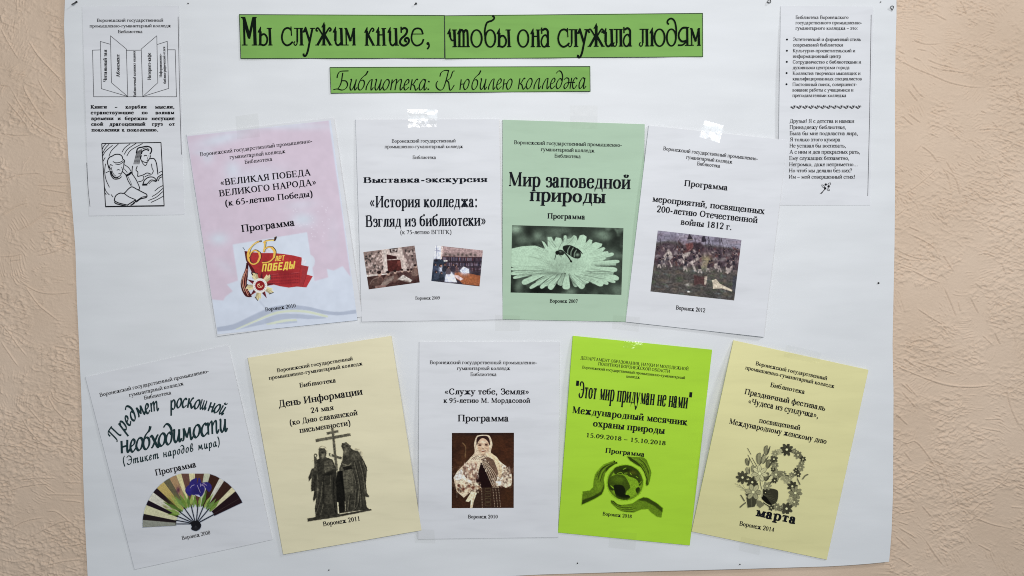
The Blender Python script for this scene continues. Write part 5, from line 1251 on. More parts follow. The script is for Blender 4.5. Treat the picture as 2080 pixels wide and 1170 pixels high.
for i in range(44):
    x = rs.uniform(335, 1130); y = 235 + (x - 335) * .07 + rs.uniform(0, 190); s_ = .35 + (y - 220) / 420
    c1 = rs.choice([(46, 38, 46), (62, 50, 56), (84, 58, 56), (38, 36, 44)]); l_ = rs.uniform(-16, 16) * s_
    cv.poly([(x - 16 * s_, y), (x + 15 * s_, y), (x + 12 * s_ + l_, y - 48 * s_), (x - 12 * s_ + l_, y - 50 * s_)], c1, .9, soft=1.5)
    cv.poly([(x - 14 * s_, y), (x + 12 * s_, y), (x + 24 * s_, y + 46 * s_), (x + 10 * s_, y + 48 * s_), (x, y + 14 * s_), (x - 16 * s_, y + 44 * s_), (x - 26 * s_, y + 40 * s_)], rs.choice([(176, 164, 158), (150, 138, 134), (92, 80, 80), (64, 54, 58)]), .8, soft=1.5)
    cv.disc(x + l_, y - 58 * s_, 8 * s_, 9 * s_, (140, 112, 102), .9); cv.disc(x + l_, y - 70 * s_, 11 * s_, 11 * s_, (36, 32, 40)); cv.line([(x - 10 * s_, y - 20 * s_), (x + rs.uniform(-50, 50) * s_, y - rs.uniform(70, 130) * s_)], 3.5, (40, 34, 36), .85)
for i in range(10): cv.blob(rs.uniform(340, 1120), rs.uniform(230, 420), rs.uniform(20, 50), rs.uniform(10, 24), (120, 112, 114), .5)
cv.grain(.4, 12, 14); cv.soften(.7)
picture('battle_picture', cv, shD, eD, quad=[(357, 85), (1152, 175), (1082, 750), (287, 664)], gain=1.35, step=.75)

# ---- E: grey white booklet with a fan
shE, eE = booklet('white booklet with a painted folding fan, tilted at the lower left corner', [(173.6, 766), (463, 701), (553, 1096), (273.5, 1156.5)], M_WHITE, M_PAGE, b=.0012, l=.0010, r=.0024, m=.0008, pages=4, ext=.3)
texts(shE, eE, 'heading_text', 'E1', [(VG, 270, 588, 1390, 340, 38), (GK, 572, 589, 1135, 467, 38), ('Библиотека', 727, 618, 1005, 561, 38)])
M_TEAL = mat_plain('dark_teal_ink', (.018, .042, .046), .85, 0.0, .05)
k = Ink()
for ch, x, y, an, xh, wx in (('П', 442, 1052, 56, 72, 1.05), ('р', 520, 945, 46, 96, .95), ('е', 570, 888, 40, 96, 1.0), ('д', 612, 842, 35, 96, 1.0), ('м', 668, 800, 28, 96, .9), ('е', 752, 765, 20, 94, 1.0), ('т', 800, 745, 12, 92, .78),
    ('р', 1000, 722, 8, 92, .9), ('о', 1062, 703, 4, 92, .95), ('с', 1118, 700, 1, 92, .95), ('к', 1170, 702, -2, 96, .9), ('о', 1240, 712, -5, 92, .95), ('ш', 1295, 714, -8, 92, .62), ('н', 1382, 735, -12, 92, .85), ('о', 1440, 750, -15, 92, .95), ('й', 1492, 762, -20, 86, .8)):
    script_char(k, 'E1', ch, x, y, an, xh * 1.06, 40, 17, wx)
for ch, x, y, wx in (('н', 492, 1172, 1.0), ('е', 590, 1160, 1.0), ('о', 650, 1145, 1.05), ('б', 720, 1135, 1.0), ('х', 800, 1118, 1.1), ('о', 880, 1100, 1.1), ('д', 955, 1085, 1.0), ('и', 1030, 1062, 1.0), ('м', 1120, 1045, .95), ('о', 1240, 1012, 1.05), ('с', 1320, 998, 1.1), ('т', 1385, 980, .85), ('и', 1510, 955, .9)):
    script_char(k, 'E1', ch, x, y, 10.5, 130, 36, 15, wx)
script_line(k, 'E2', '(Этикет народов мира)', 352, 198, 1205, 22, 44, 40, 19, 34)
k.build('title_text', shE, M_TEAL, eE)
texts(shE, eE, 'programme_text', 'E2', [('Программа', 635, 287, 992, 210, 54, 'med')])
texts(shE, eE, 'year_text', 'E2', [('Воронеж 2008', 868, 853, 1115, 802, 34)])
cv = Canvas('fan', 55, 100, 1790, 1085, 0.42, paper=(150, 158, 170))
hubx, huby = 985, 965
def pol(a_, r_):
    t = (a_ - 3) / 175.0; R_ = r_
    return hubx - R_ * math.cos(math.radians(a_)), huby - R_ * math.sin(math.radians(a_)) 
# the leaf: folds dark / light; angles measured from the left guard
edges = [-3, 5, 11.5, 21.5, 27, 37, 43, 53, 60, 68, 74, 82, 89, 99, 106, 117, 123, 134, 140, 149, 154.5]
cols = [(118, 120, 110), (26, 20, 22), (172, 170, 138), (24, 16, 24), (176, 174, 160), (28, 18, 24), (158, 140, 84), (84, 80, 60), (138, 112, 82), (176, 168, 126), (84, 58, 50), (178, 172, 134), (74, 48, 40), (160, 162, 140), (48, 28, 22), (172, 170, 160), (46, 28, 22), (178, 172, 140), (28, 16, 20), (28, 16, 20)]
def ro(a_): return 905 if a_ < 60 else 905 - (a_ - 60) * .35
for i in range(len(edges) - 1):
    a0, a1_ = edges[i], edges[i + 1]; am = (a0 + a1_) / 2
    ri = 335 if a0 < 120 else 350
    p = [pol(a0, ri), pol(a0, ro(a0)), pol(am, ro(am) + 2), pol(a1_, ro(a1_)), pol(a1_, ri), pol(am, ri)]
    cv.poly(p, cols[i], 1)
    for j in range(5):
        aa = rs.uniform(a0 + .6, a1_ - .6); cv.line([pol(aa, 340 + rs.uniform(0, 100)), pol(aa, 880 - rs.uniform(0, 200))], 6, tuple(np.array(cols[i]) * rs.uniform(.78, 1.18)), .5)
    cv.line([pol(a0, ri), pol(a0, ro(a0))], 4, (70, 62, 54), .8)
for j in range(12):
    a_ = rs.uniform(30, 56); cv.blob(*pol(a_, rs.uniform(380, 640)), 60, 22, (96, 100, 40), .5, math.radians(a_))
def leafb(x0, y0, x1, y1, w_, c): 
    d = np.array([x1 - x0, y1 - y0], float); n = np.array([-d[1], d[0]]) / np.hypot(*d) * w_
    cv.poly([np.array([x0, y0]) + n * .4, np.array([x0, y0]) + d * .45 + n, (x1, y1), np.array([x0, y0]) + d * .45 - n, np.array([x0, y0]) - n * .4], c, .92, smooth=False)
gr = [(86, 112, 44), (104, 128, 58), (70, 98, 40), (122, 140, 70), (92, 120, 60)]
for i, q in enumerate(((690, 800, 500, 790, 22), (700, 770, 470, 700, 26), (760, 740, 420, 580, 30), (760, 720, 560, 480, 34), (820, 690, 600, 470, 34), (830, 690, 700, 430, 30), (860, 680, 770, 400, 24), (870, 670, 850, 460, 26), (900, 670, 925, 430, 30), (940, 670, 980, 470, 26), (1010, 670, 940, 440, 22), (1040, 665, 1060, 470, 24), (1080, 660, 1170, 380, 32), (1120, 680, 1290, 430, 32), (1180, 720, 1330, 520, 34), (1220, 740, 1400, 530, 36), (720, 790, 560, 770, 20), (1160, 700, 1240, 500, 22))): leafb(*q, gr[i % 5])
iris = (38, 32, 92)
for q in ([(880, 300), (900, 220), (985, 175), (1005, 190), (985, 300)], [(1010, 290), (1020, 220), (1040, 170), (1075, 230), (1070, 300)], [(805, 370), (850, 305), (930, 280), (960, 300), (930, 420), (880, 480), (820, 430)], [(930, 290), (1060, 280), (1130, 330), (1130, 400), (1075, 490), (990, 470), (900, 440)], [(1060, 280), (1120, 250), (1200, 250), (1252, 310), (1245, 370), (1205, 410), (1150, 350)]): cv.poly(q, iris, 1, smooth=True)
cv.blob(1010, 400, 90, 60, (26, 22, 66), .6); cv.blob(880, 370, 60, 50, (50, 42, 112), .5)
for q in ([(890, 345), (920, 305), (960, 292)], [(1010, 300), (1035, 360), (1060, 420)], [(1080, 300), (1120, 270), (1170, 300)], [(1060, 270), (1066, 320)], [(1080, 290), (1130, 320), (1150, 370)]): cv.line(q, 7, (188, 176, 186), .85)
cv.blob(1130, 290, 40, 14, (110, 80, 120), .6); cv.poly([(965, 455), (1040, 460), (1062, 500), (1020, 490)], (190, 190, 206), .8); cv.blob(685, 380, 34, 60, (64, 30, 52), .85)
# sticks and rivet
for a_ in (1.5, 12, 24, 38, 55, 76, 96, 113, 130, 151): 
    x, y = pol(a_, 345 if a_ > 8 else 350); cv.line([(x, y), (hubx + (6 if a_ > 90 else -6), huby - 10)], 17 if a_ < 140 else 19, (20, 20, 24), smooth=False)
cv.line([pol(154.5, 345), pol(154.5, ro(155))], 8, (24, 14, 18), smooth=False)
cv.disc(985, 965, 82, 66, (18, 18, 22)); cv.poly([(905, 1040), (940, 985), (1060, 950), (1070, 1010), (1020, 1065), (960, 1072)], (18, 18, 22), 1, smooth=True)
for i in range(9): cv.line([(985, 985), (915 + i * 17, 1048 + 26 * math.sin(i / 8 * 3.1))], 5, (44, 44, 50), .6)
cv.grain(.14, 16, 6); cv.soften(.5)
picture('fan_picture', cv, shE, eE, step=.7, gain=1.75, eps=.0003)

# ---- F: cream booklet with a monument
M_CREAM = mat_paper('cream_paper', (0.83, 0.77, 0.53), 0.7, 0.2, 0.035)
shF, eF = booklet('cream booklet with two robed statues around a tall cross', [(503.5, 727), (794.5, 682.5), (856, 1077), (575.5, 1126)], M_CREAM, M_CREAM, b=.0030, l=.0012, r=.0036, m=.0008, ext=.3)
texts(shF, eF, 'heading_text', 'F1', [('Воронежский государственный', 372, 438, 1155, 313, 38, 'med'), ('промышленно-гуманитарный колледж', 287, 516, 1257, 364, 38, 'med'), ('Библиотека', 605, 596, 980, 541, 46, 'med')])
texts(shF, eF, 'title_text', 'F1', [('День Информации', 390, 802, 1257, 668, 72, 'med'), ('24 мая', 722, 860, 957, 826, 54, 'med'), ('(ко Дню славянской', 505, 986, 1205, 880, 56, 'med'), ('письменности)', 605, 1066, 1130, 985, 56, 'med')])
texts(shF, eF, 'year_text', 'F2', [('Воронеж 2011', 488, 873, 797, 825, 38, 'med')])
PF = np.array((196, 188, 158.)); fc = lambda g: tuple(PF * g)
cv = Canvas('sta', 130, 40, 930, 1169, 0.5, paper=tuple(PF))
cv.poly([(425, 55), (450, 52), (508, 560), (478, 565)], fc(.42)); cv.poly([(372, 105), (508, 80), (512, 108), (376, 134)], fc(.40)); cv.poly([(240, 188), (654, 116), (656, 146), (243, 222)], fc(.42)); cv.poly([(398, 352), (552, 402), (545, 428), (400, 384)], fc(.38)); cv.poly([(415, 360), (430, 364), (428, 388), (412, 384)], fc(1.0))
cv.line([(455, 60), (500, 540)], 5, fc(.6), .7); cv.line([(250, 200), (650, 128)], 6, fc(.6), .5)
cv.poly([(142, 1130), (250, 1110), (500, 1085), (900, 1015), (905, 1032), (820, 1050), (520, 1110), (145, 1166)], fc(.26))
# left robed figure
cv.poly([(285, 300), (345, 295), (368, 350), (360, 400), (440, 430), (478, 520), (490, 600), (480, 760), (500, 930), (520, 1090), (240, 1120), (232, 1010), (250, 880), (218, 930), (210, 900), (225, 800), (190, 810), (185, 740), (200, 640), (160, 690), (155, 640), (195, 540), (225, 530), (235, 440), (285, 420), (275, 350)], fc(.24), 1)
cv.disc(323, 332, 40, 36, fc(.35)); cv.blob(330, 385, 30, 40, fc(.62), .9); cv.blob(322, 345, 22, 14, fc(.14), .9); cv.disc(300, 310, 26, 16, fc(.3)); cv.line([(285, 290), (320, 268), (370, 300), (372, 360)], 2.5, fc(.75))
cv.poly([(335, 450), (430, 430), (470, 540), (350, 590)], fc(.40), .95); cv.blob(400, 600, 70, 26, fc(.1), .9, -.2); cv.poly([(225, 560), (222, 380), (250, 380), (262, 560)], fc(.36)); cv.disc(240, 382, 20, 24, fc(.42)); cv.disc(240, 384, 8, 10, fc(1.0)); cv.line([(200, 450), (212, 440)], 4, fc(.6))
for q in ([(262, 600), (270, 800), (250, 1000)], [(240, 1090), (300, 900), (320, 700)], [(300, 1080), (335, 960)], [(200, 560), (190, 760)], [(420, 620), (415, 800), (430, 960)]): cv.line(q, 8, fc(.46), .8)
cv.poly([(350, 740), (430, 720), (440, 960), (360, 960)], fc(.32), .9); cv.blob(265, 790, 12, 60, fc(.6), .7)
cv.line([(235, 600), (230, 720), (225, 860)], 6, fc(.12), .8); cv.line([(330, 640), (340, 1000)], 7, fc(.12), .8); cv.line([(455, 640), (460, 930), (480, 1060)], 10, fc(.10), .9)
# right robed figure
cv.poly([(555, 235), (600, 225), (660, 265), (655, 290), (690, 318), (745, 330), (800, 420), (850, 520), (845, 640), (835, 720), (850, 830), (876, 860), (872, 880), (830, 870), (845, 980), (860, 1020), (590, 1060), (585, 900), (560, 760), (520, 600), (520, 540), (560, 430), (570, 330), (545, 270)], fc(.28), 1)
cv.disc(592, 262, 34, 30, fc(.2)); cv.blob(600, 330, 26, 50, fc(.56), .9); cv.blob(585, 270, 18, 12, fc(.55), .8); cv.poly([(560, 235), (605, 222), (662, 272), (620, 262)], fc(.38)); cv.blob(720, 380, 60, 60, fc(.42), .8); cv.poly([(540, 520), (640, 490), (685, 550), (690, 830), (600, 850), (560, 700)], fc(.40), .95); cv.poly([(560, 520), (660, 500), (680, 540), (580, 560)], fc(.12), .9)
for q in ([(700, 470), (740, 640), (770, 820), (780, 980)], [(760, 450), (800, 600), (830, 800)], [(690, 600), (720, 760), (700, 1000)], [(800, 450), (840, 560)], [(640, 860), (620, 1030)], [(760, 740), (740, 960), (680, 1040)]): cv.line(q, 10, fc(.50), .75); cv.line([(a_ + 14, b_) for a_, b_ in q], 8, fc(.12), .7)
cv.line([(560, 480), (620, 500), (660, 480)], 14, fc(.55), .9); cv.poly([(500, 570), (560, 560), (590, 900), (588, 1060), (520, 1070), (490, 900), (478, 700)], fc(.06), .95, soft=2); cv.poly([(494, 935), (510, 935), (522, 1075), (505, 1075)], fc(1.0)); cv.line([(590, 930), (596, 1040)], 6, fc(.9)); cv.poly([(790, 990), (840, 990), (880, 1020), (780, 1035)], fc(.24))
cv.grain(.5, 18, 12); cv.grain(.35, 9, 15); cv.soften(.7)
picture('monument_photo', cv, shF, eF, step=.7, gain=1.35, eps=.0003, thr=.1)

# ---- G: white booklet with a portrait
shG, eG = booklet('white booklet with a sepia portrait of a woman in headscarf and embroidered blouse', [(852, 694.5), (1136.5, 694), (1133.5, 1091), (849.5, 1095)], M_WHITE, M_PAGE, b=.0014, l=.0034, r=.0010, m=.0006, ext=.3, lskew=.6)
texts(shG, eG, 'heading_text', 'G1', [(VG, 252, 348, 1525, 350, 42), (GK, 575, 418, 1208, 418, 42), ('Библиотека', 735, 490, 1045, 490, 42)])
texts(shG, eG, 'title_text', 'G1', [('«Служу тебе, Земля»', 430, 708, 1428, 708, 68, 'med'), ('к 95-летию М. Мордасовой', 415, 808, 1445, 808, 58, 'med')])
texts(shG, eG, 'programme_text', 'G1', [('Программа', 585, 1029, 1188, 1029, 78, 'med')])
texts(shG, eG, 'year_text', 'G2', [('Воронеж 2010', 565, 903, 847, 903, 34, 'med')])
cv = Canvas('wom', 45, 55, 930, 1120, 0.5, base=(54, 32, 21))
cv.blob(180, 500, 140, 220, (74, 47, 30), .8); cv.blob(780, 300, 160, 220, (68, 37, 22), .7); cv.line([(200, 200), (245, 260), (240, 400)], 16, (128, 104, 70), .6); cv.blob(120, 760, 60, 200, (24, 12, 10), .8); cv.blob(480, 80, 500, 24, (28, 20, 22), .8); cv.blob(850, 950, 90, 160, (60, 36, 20), .7); cv.blob(64, 600, 10, 500, (24, 16, 14), .7)
cv.mottling((40, 22, 16), 120, 17, .55, .2, .5)
cream = (208, 190, 164)
cv.poly([(395, 120), (440, 95), (560, 95), (600, 140), (620, 230), (600, 340), (680, 400), (740, 500), (760, 600), (740, 700), (560, 660), (450, 480), (380, 420), (300, 430), (370, 340), (365, 220)], cream, 1, smooth=True)
cv.poly([(400, 240), (400, 150), (440, 110), (540, 108), (580, 160), (585, 240), (560, 200), (480, 140), (430, 180)], (40, 22, 20), 1, smooth=True)
cv.poly([(408, 230), (440, 165), (485, 138), (540, 165), (575, 230), (565, 300), (520, 350), (480, 355), (430, 310)], (192, 164, 136), 1, smooth=True)
cv.disc(445, 235, 22, 13, (70, 42, 34)); cv.disc(535, 230, 22, 13, (70, 42, 34)); cv.line([(418, 218), (445, 208), (468, 218)], 6, (80, 50, 38)); cv.line([(512, 214), (538, 204), (562, 214)], 6, (80, 50, 38)); cv.blob(490, 255, 14, 26, (222, 200, 174), .9); cv.disc(490, 285, 14, 5, (120, 84, 64)); cv.poly([(455, 305), (490, 312), (528, 302), (512, 325), (490, 330), (468, 324)], (110, 60, 48)); cv.line([(466, 311), (515, 309)], 5, (226, 212, 196)); cv.blob(430, 280, 16, 22, (178, 148, 122), .5); cv.blob(550, 285, 14, 22, (178, 148, 122), .5); cv.blob(490, 370, 50, 12, (130, 98, 76), .7)
for q in ([(405, 130), (385, 220), (395, 320)], [(590, 150), (605, 240), (585, 330)], [(420, 360), (470, 400), (540, 405)], [(380, 350), (330, 410), (310, 430)]): cv.line(q, 9, (168, 146, 120), .55)
cv.blob(440, 290, 22, 50, (166, 132, 104), .5); cv.blob(560, 300, 16, 50, (160, 126, 100), .5); cv.blob(490, 190, 50, 22, (222, 202, 178), .7)
# blouse and sleeves
cv.poly([(300, 430), (380, 400), (440, 430), (455, 520), (410, 640), (380, 740), (470, 830), (460, 890), (380, 900), (300, 900), (220, 970), (120, 880), (90, 760), (78, 690), (130, 600), (210, 520)], cream, 1)
cv.poly([(620, 380), (700, 440), (760, 490), (850, 560), (890, 640), (895, 760), (880, 800), (810, 832), (740, 800), (680, 810), (640, 720), (600, 560)], (214, 198, 172), 1)
cv.poly([(80, 690), (140, 610), (200, 560), (205, 700), (120, 730)], (206, 206, 204), .85, soft=5)
cv.poly([(460, 480), (500, 500), (560, 640), (600, 780), (610, 850), (470, 830), (380, 740), (420, 620)], (26, 12, 12), 1)
cv.poly([(460, 430), (560, 400), (640, 440), (700, 600), (680, 740), (640, 830), (600, 780), (540, 600), (490, 500)], (96, 74, 60), 1)
cv.poly([(440, 830), (640, 820), (730, 830), (720, 1115), (330, 1115), (380, 900)], (48, 32, 24), 1)
for i in range(150):
    t = rs.random(); x = 490 + t * 170 + rs.uniform(-40, 40); y = 430 + t * 350 + rs.uniform(-60, 60); v_ = rs.choice([215, 225, 40, 50, 150]); cv.disc(x, y, 6, 6, (v_, v_ * .92, v_ * .82), .85)
for i in range(5):
    o = i * 28; cv.line([(470 + o * .5, 460), (540 + o, 620), (600 + o, 760), (640 + o * .6, 830)], 6, (214, 196, 166), .8); cv.line([(480 + o * .5, 460), (552 + o, 620), (612 + o, 760)], 5, (50, 28, 24), .7)
for i in range(150):
    x, y = rs.uniform(215, 420), rs.uniform(490, 740); cv.blob(x, y, rs.uniform(6, 14), rs.uniform(10, 30), rs.choice([(90, 56, 48), (60, 36, 34), (150, 116, 96), (230, 216, 196)]), .8, rs.uniform(-.5, .2))
for i in range(120):
    x, y = rs.uniform(690, 880), rs.uniform(530, 810); cv.blob(x, y, rs.uniform(5, 14), rs.uniform(8, 22), rs.choice([(60, 40, 34), (120, 92, 76), (232, 222, 206), (50, 34, 30)]), .75, rs.uniform(-1, 1))
for i in range(90):
    x, y = rs.uniform(115, 460), rs.uniform(760, 900)
    if y > 980 - x * 1.1 or x > 180: cv.blob(x, y, rs.uniform(7, 16), rs.uniform(7, 16), rs.choice([(84, 60, 46), (130, 100, 72), (52, 34, 28), (222, 206, 180)]), .8)
for x, y in ((215, 850), (150, 800), (350, 830), (290, 810)): cv.disc(x, y, 22, 24, (112, 66, 50), .85); cv.disc(x, y, 10, 10, (60, 34, 30))
for i in range(14): cv.disc(340 + i * 14, 398 + 12 * math.sin(i), 5, 6, (50, 34, 32), .9); cv.disc(330 + i * 9, 425 + 9 * math.cos(i * 2), 5, 5, (60, 44, 40), .8)
for i in range(12): cv.disc(140 + i * 16, 735 - (i % 3) * 8, 4, 5, (60, 60, 66), .8)
cv.poly([(210, 640), (260, 700), (340, 740), (330, 775), (240, 740), (205, 700)], (228, 214, 192)); cv.poly([(330, 880), (405, 900), (360, 1020), (340, 1115), (310, 1115), (320, 1000), (290, 1030), (245, 1020)], (222, 204, 172)); cv.line([(370, 910), (330, 1110)], 5, (130, 104, 80), .7)
cv.poly([(660, 740), (750, 740), (740, 800), (680, 810)], (232, 220, 200)); cv.blob(820, 800, 50, 18, (226, 212, 190), .8)
cv.poly([(560, 360), (610, 345), (690, 420), (745, 520), (760, 620), (740, 700), (700, 660), (690, 540), (620, 420)], (206, 184, 150), .9); cv.line([(640, 400), (710, 500), (735, 620)], 6, (150, 124, 92), .6); cv.disc(580, 372, 30, 24, (220, 198, 164))
for x in (470, 625, 665, 705): 
    for j in range(26): cv.disc(x + j * 1.2 * (1 if x > 500 else .3), 830 + j * 11, 4.5, 4, (214, 196, 166) if (j + x) % 2 else (80, 56, 44), .85)
for y in (840, 910, 980, 1040): cv.line([(520, y), (590, y), (592, y + 40), (524, y + 40), (520, y)], 5, (92, 84, 58), .8)
for i in range(26):
    x, y = rs.uniform(90, 300), rs.uniform(560, 900); cv.line([(x, y), (x + rs.uniform(-20, 30), y + rs.uniform(30, 80))], 6, rs.choice([(180, 158, 132), (150, 126, 104), (240, 228, 208)]), .4)
cv.mottling((120, 96, 78), 46, 27, .56, .15, .4, region=lambda X, Y: ((Y > 480) & (Y < 860) & ((X < 400) | (X > 650))) * 1.0)
cv.grain(.3, 14, 19); cv.soften(.7)
picture('portrait_photo', cv, shG, eG, quad=[(55, 65), (922, 62), (918, 1112), (52, 1115)], gain=1.45, step=.7)

# ---- H: lime booklet
M_LIME = mat_paper('bright_lime_paper', (0.43, 0.73, 0.042), 0.68, 0.2, 0.03)
shH, eH = booklet('bright lime green booklet with hands around a globe', [(1164, 682.3), (1446, 710.5), (1400.5, 1107.5), (1134, 1081.5)], M_LIME, M_LIME, b=.0018, l=.0042, r=.0014, m=.0008, ext=.3, lskew=.35)
texts(shH, eH, 'heading_text', 'H1', [('ДЕПАРТАМЕНТ ОБРАЗОВАНИЯ, НАУКИ И МОЛОДЕЖНОЙ', 277, 279, 1302, 386, 29), ('ПОЛИТИКИ ВОРОНЕЖСКОЙ ОБЛАСТИ', 445, 336, 1125, 408, 29), ('Воронежский государственный промышленно-гуманитарный', 293, 366, 1270, 468, 26), ('колледж', 712, 453, 840, 464, 27)])
texts(shH, eH, 'title_text', 'H1', [('"Этот мир придуман не нами"', 222, 640, 1324, 752, 152, 'cond'), ('Международный месячник', 200, 790, 1293, 908, 64, 'bold'), ('охраны природы', 393, 917, 1077, 990, 64, 'bold')])
texts(shH, eH, 'date_text', 'H1', [('15.09.2018 – 15.10.2018', 335, 1020, 1085, 1098, 40, 'med')])
texts(shH, eH, 'programme_text', 'H2', [('Программа', 582, 103, 1003, 148, 52, 'bold')])
texts(shH, eH, 'year_text', 'H2', [('Воронеж 2018', 553, 780, 867, 812, 38, 'med')])
PH = np.array((148, 196, 42.)); hc_ = lambda g: tuple(PH * g)
cv = Canvas('glo', 80, 50, 1490, 1110, 0.42, paper=tuple(PH))
cv.poly([(95, 880), (115, 655), (240, 635), (290, 580), (300, 480), (325, 370), (350, 330), (430, 230), (500, 185), (645, 128), (655, 150), (692, 152), (690, 175), (560, 260), (500, 340), (470, 450), (482, 520), (478, 600), (440, 700), (330, 770)], hc_(.60), 1)
cv.poly([(95, 880), (110, 800), (300, 730), (430, 650), (482, 520), (478, 600), (440, 700), (330, 770)], hc_(.26), .9, soft=6); cv.poly([(500, 250), (590, 200), (692, 160), (560, 262), (505, 330)], hc_(.32), .9, soft=3)
for q in ([(340, 450), (420, 330), (500, 240)], [(380, 420), (440, 300)], [(360, 340), (450, 250), (560, 190)], [(470, 200), (600, 160)]): cv.line(q, 7, hc_(.38), .8)
for q in ([(400, 470), (450, 330), (530, 245), (640, 175), (690, 165)], [(360, 440), (400, 310), (480, 225), (570, 180), (650, 142)], [(340, 400), (370, 330), (440, 250), (500, 205)]):
    cv.line([(a_ + 10, b_ + 12) for a_, b_ in q], 9, hc_(.22), .9); cv.line([(a_ - 8, b_ - 9) for a_, b_ in q], 12, hc_(.78), .8)
cv.poly([(640, 135), (662, 132), (668, 158), (645, 168)], hc_(.25)); cv.poly([(672, 160), (698, 152), (700, 168), (682, 182)], hc_(.2))
cv.blob(380, 560, 60, 110, hc_(.78), .5); cv.blob(180, 700, 60, 30, hc_(.5), .6)
cv.poly([(865, 60), (1150, 75), (1200, 120), (1240, 220), (1280, 330), (1260, 440), (1235, 530), (1200, 560), (1185, 520), (1195, 440), (1160, 330), (1100, 240), (1000, 185), (920, 130)], hc_(.60), 1)
cv.poly([(865, 60), (920, 70), (1080, 180), (1190, 340), (1235, 530), (1200, 560), (1185, 520), (1195, 440), (1160, 330), (1100, 240), (1000, 185), (920, 130)], hc_(.28), .9, soft=4)
for q in ([(1120, 100), (1180, 230), (1220, 330)], [(1150, 210), (1215, 340)], [(1100, 170), (1160, 260)]): cv.line(q, 7, hc_(.40), .8)
for q in ([(1000, 110), (1120, 200), (1190, 320), (1215, 430), (1215, 530)], [(1080, 95), (1180, 190), (1240, 330), (1245, 450)], [(940, 90), (1060, 180), (1150, 290), (1190, 400)]):
    cv.line([(a_ - 6, b_ + 6) for a_, b_ in q], 9, hc_(.24), .9); cv.line([(a_ + 8, b_ - 8) for a_, b_ in q], 12, hc_(.76), .7)
cv.poly([(595, 805), (640, 815), (700, 870), (760, 880), (850, 875), (960, 855), (1040, 800), (1140, 755), (1220, 765), (1380, 860), (1472, 940), (1450, 1095), (1380, 1085), (1290, 1020), (1220, 950), (1100, 960), (980, 1010), (860, 1005), (760, 970), (690, 920), (600, 850)], hc_(.62), 1)
cv.poly([(1040, 800), (1140, 755), (1220, 765), (1380, 860), (1472, 940), (1465, 1010), (1330, 900), (1180, 820)], hc_(.28), .85, soft=6); cv.poly([(595, 805), (640, 815), (700, 870), (780, 900), (760, 915), (690, 890), (600, 855)], hc_(.24), .9, soft=2)
for q in ([(780, 930), (900, 945), (1040, 940)], [(700, 920), (850, 990), (950, 1000)], [(760, 960), (870, 985)]): cv.line(q, 7, hc_(.42), .8)
for q in ([(620, 835), (700, 895), (800, 920), (940, 915)], [(610, 850), (690, 920), (800, 955), (960, 950)], [(680, 920), (780, 975), (900, 990), (1000, 975)]):
    cv.line([(a_, b_ + 8) for a_, b_ in q], 8, hc_(.26), .9); cv.line([(a_, b_ - 6) for a_, b_ in q], 11, hc_(.78), .7)
gx_, gy_ = 837, 505
cv.disc(gx_, gy_, 300, 295, hc_(.52)); cv.disc(gx_ + 12, gy_ + 8, 278, 274, hc_(.72)); cv.disc(gx_ + 5, gy_ - 5, 262, 258, hc_(.80))
def onglobe(p, g, a_=1, sm=True): cv.poly(p, hc_(g), a_, smooth=sm, soft=2)
onglobe([(650, 270), (720, 230), (840, 208), (950, 230), (1050, 300), (1110, 400), (1130, 470), (1080, 560), (1050, 480), (990, 430), (900, 400), (860, 370), (760, 360), (660, 360)], .30)
onglobe([(545, 480), (600, 400), (700, 370), (800, 380), (860, 440), (900, 520), (920, 590), (860, 650), (840, 710), (800, 760), (700, 770), (650, 640), (600, 560), (550, 540)], .38)
onglobe([(640, 560), (720, 540), (800, 560), (840, 640), (830, 700), (900, 720), (915, 760), (850, 795), (740, 780), (680, 730)], .12); onglobe([(1010, 620), (1060, 580), (1090, 620), (1070, 670), (1040, 690)], .22); onglobe([(540, 500), (580, 560), (640, 620), (620, 640), (560, 600)], .24)
cv.blob(720, 450, 110, 60, hc_(.62), .7, .2); cv.blob(860, 300, 120, 40, hc_(.14), .7, .1); cv.blob(960, 330, 80, 40, (88, 92, 20), .6)
for q in ([(700, 350), (760, 330), (790, 350)], [(820, 345), (870, 340)], [(920, 340), (940, 370)], [(600, 560), (640, 600)], [(1080, 520), (1110, 480)], [(800, 280), (850, 255)], [(1020, 400), (1050, 420)]): cv.line(q, 10, hc_(1.05), .8)
cv.line([(830, 400), (870, 480), (900, 540)], 6, hc_(.4), .7)
for i in range(40): 
    a_ = i / 40 * 6.283; cv.blob(gx_ + 285 * math.cos(a_), gy_ + 280 * math.sin(a_), 26, 26, hc_(.30 if 2.6 < a_ < 5.8 else .62), .45)
cv.grain(.22, 15, 9); cv.soften(.5)
picture('hands_and_globe_picture', cv, shH, eH, step=.72, gain=1.25, eps=.0003, thr=.08)

# ---- I: pale yellow booklet
M_YELLOW = mat_paper('pale_yellow_paper', (0.79, 0.75, 0.385), 0.7, 0.2, 0.03)
shI, eI = booklet('pale yellow booklet with a figure eight made of flowers, at the lower right', [(1490, 691.5), (1763.5, 751.5), (1678.8, 1136.5), (1405, 1079.5)], M_YELLOW, M_YELLOW, b=.0018, l=.0100, r=.0010, m=.0006, pages=5, ext=.2, lskew=.45)
texts(shI, eI, 'heading_text', 'I1', [('Воронежский государственный', 705, 300, 1412, 450, 38, 'med'), ('промышленно-гуманитарный колледж', 602, 341, 1485, 528, 38, 'med'), ('Библиотека', 850, 515, 1190, 586, 44, 'med')])
texts(shI, eI, 'title_text', 'I1', [('Праздничный фестиваль', 595, 586, 1393, 753, 54, 'med'), ('«Чудеса из сундучка»,', 632, 681, 1322, 826, 56, 'med'), ('посвященный', 738, 869, 1145, 945, 50, 'med'), ('Международному женскому дню', 445, 880, 1405, 1082, 54, 'med')])
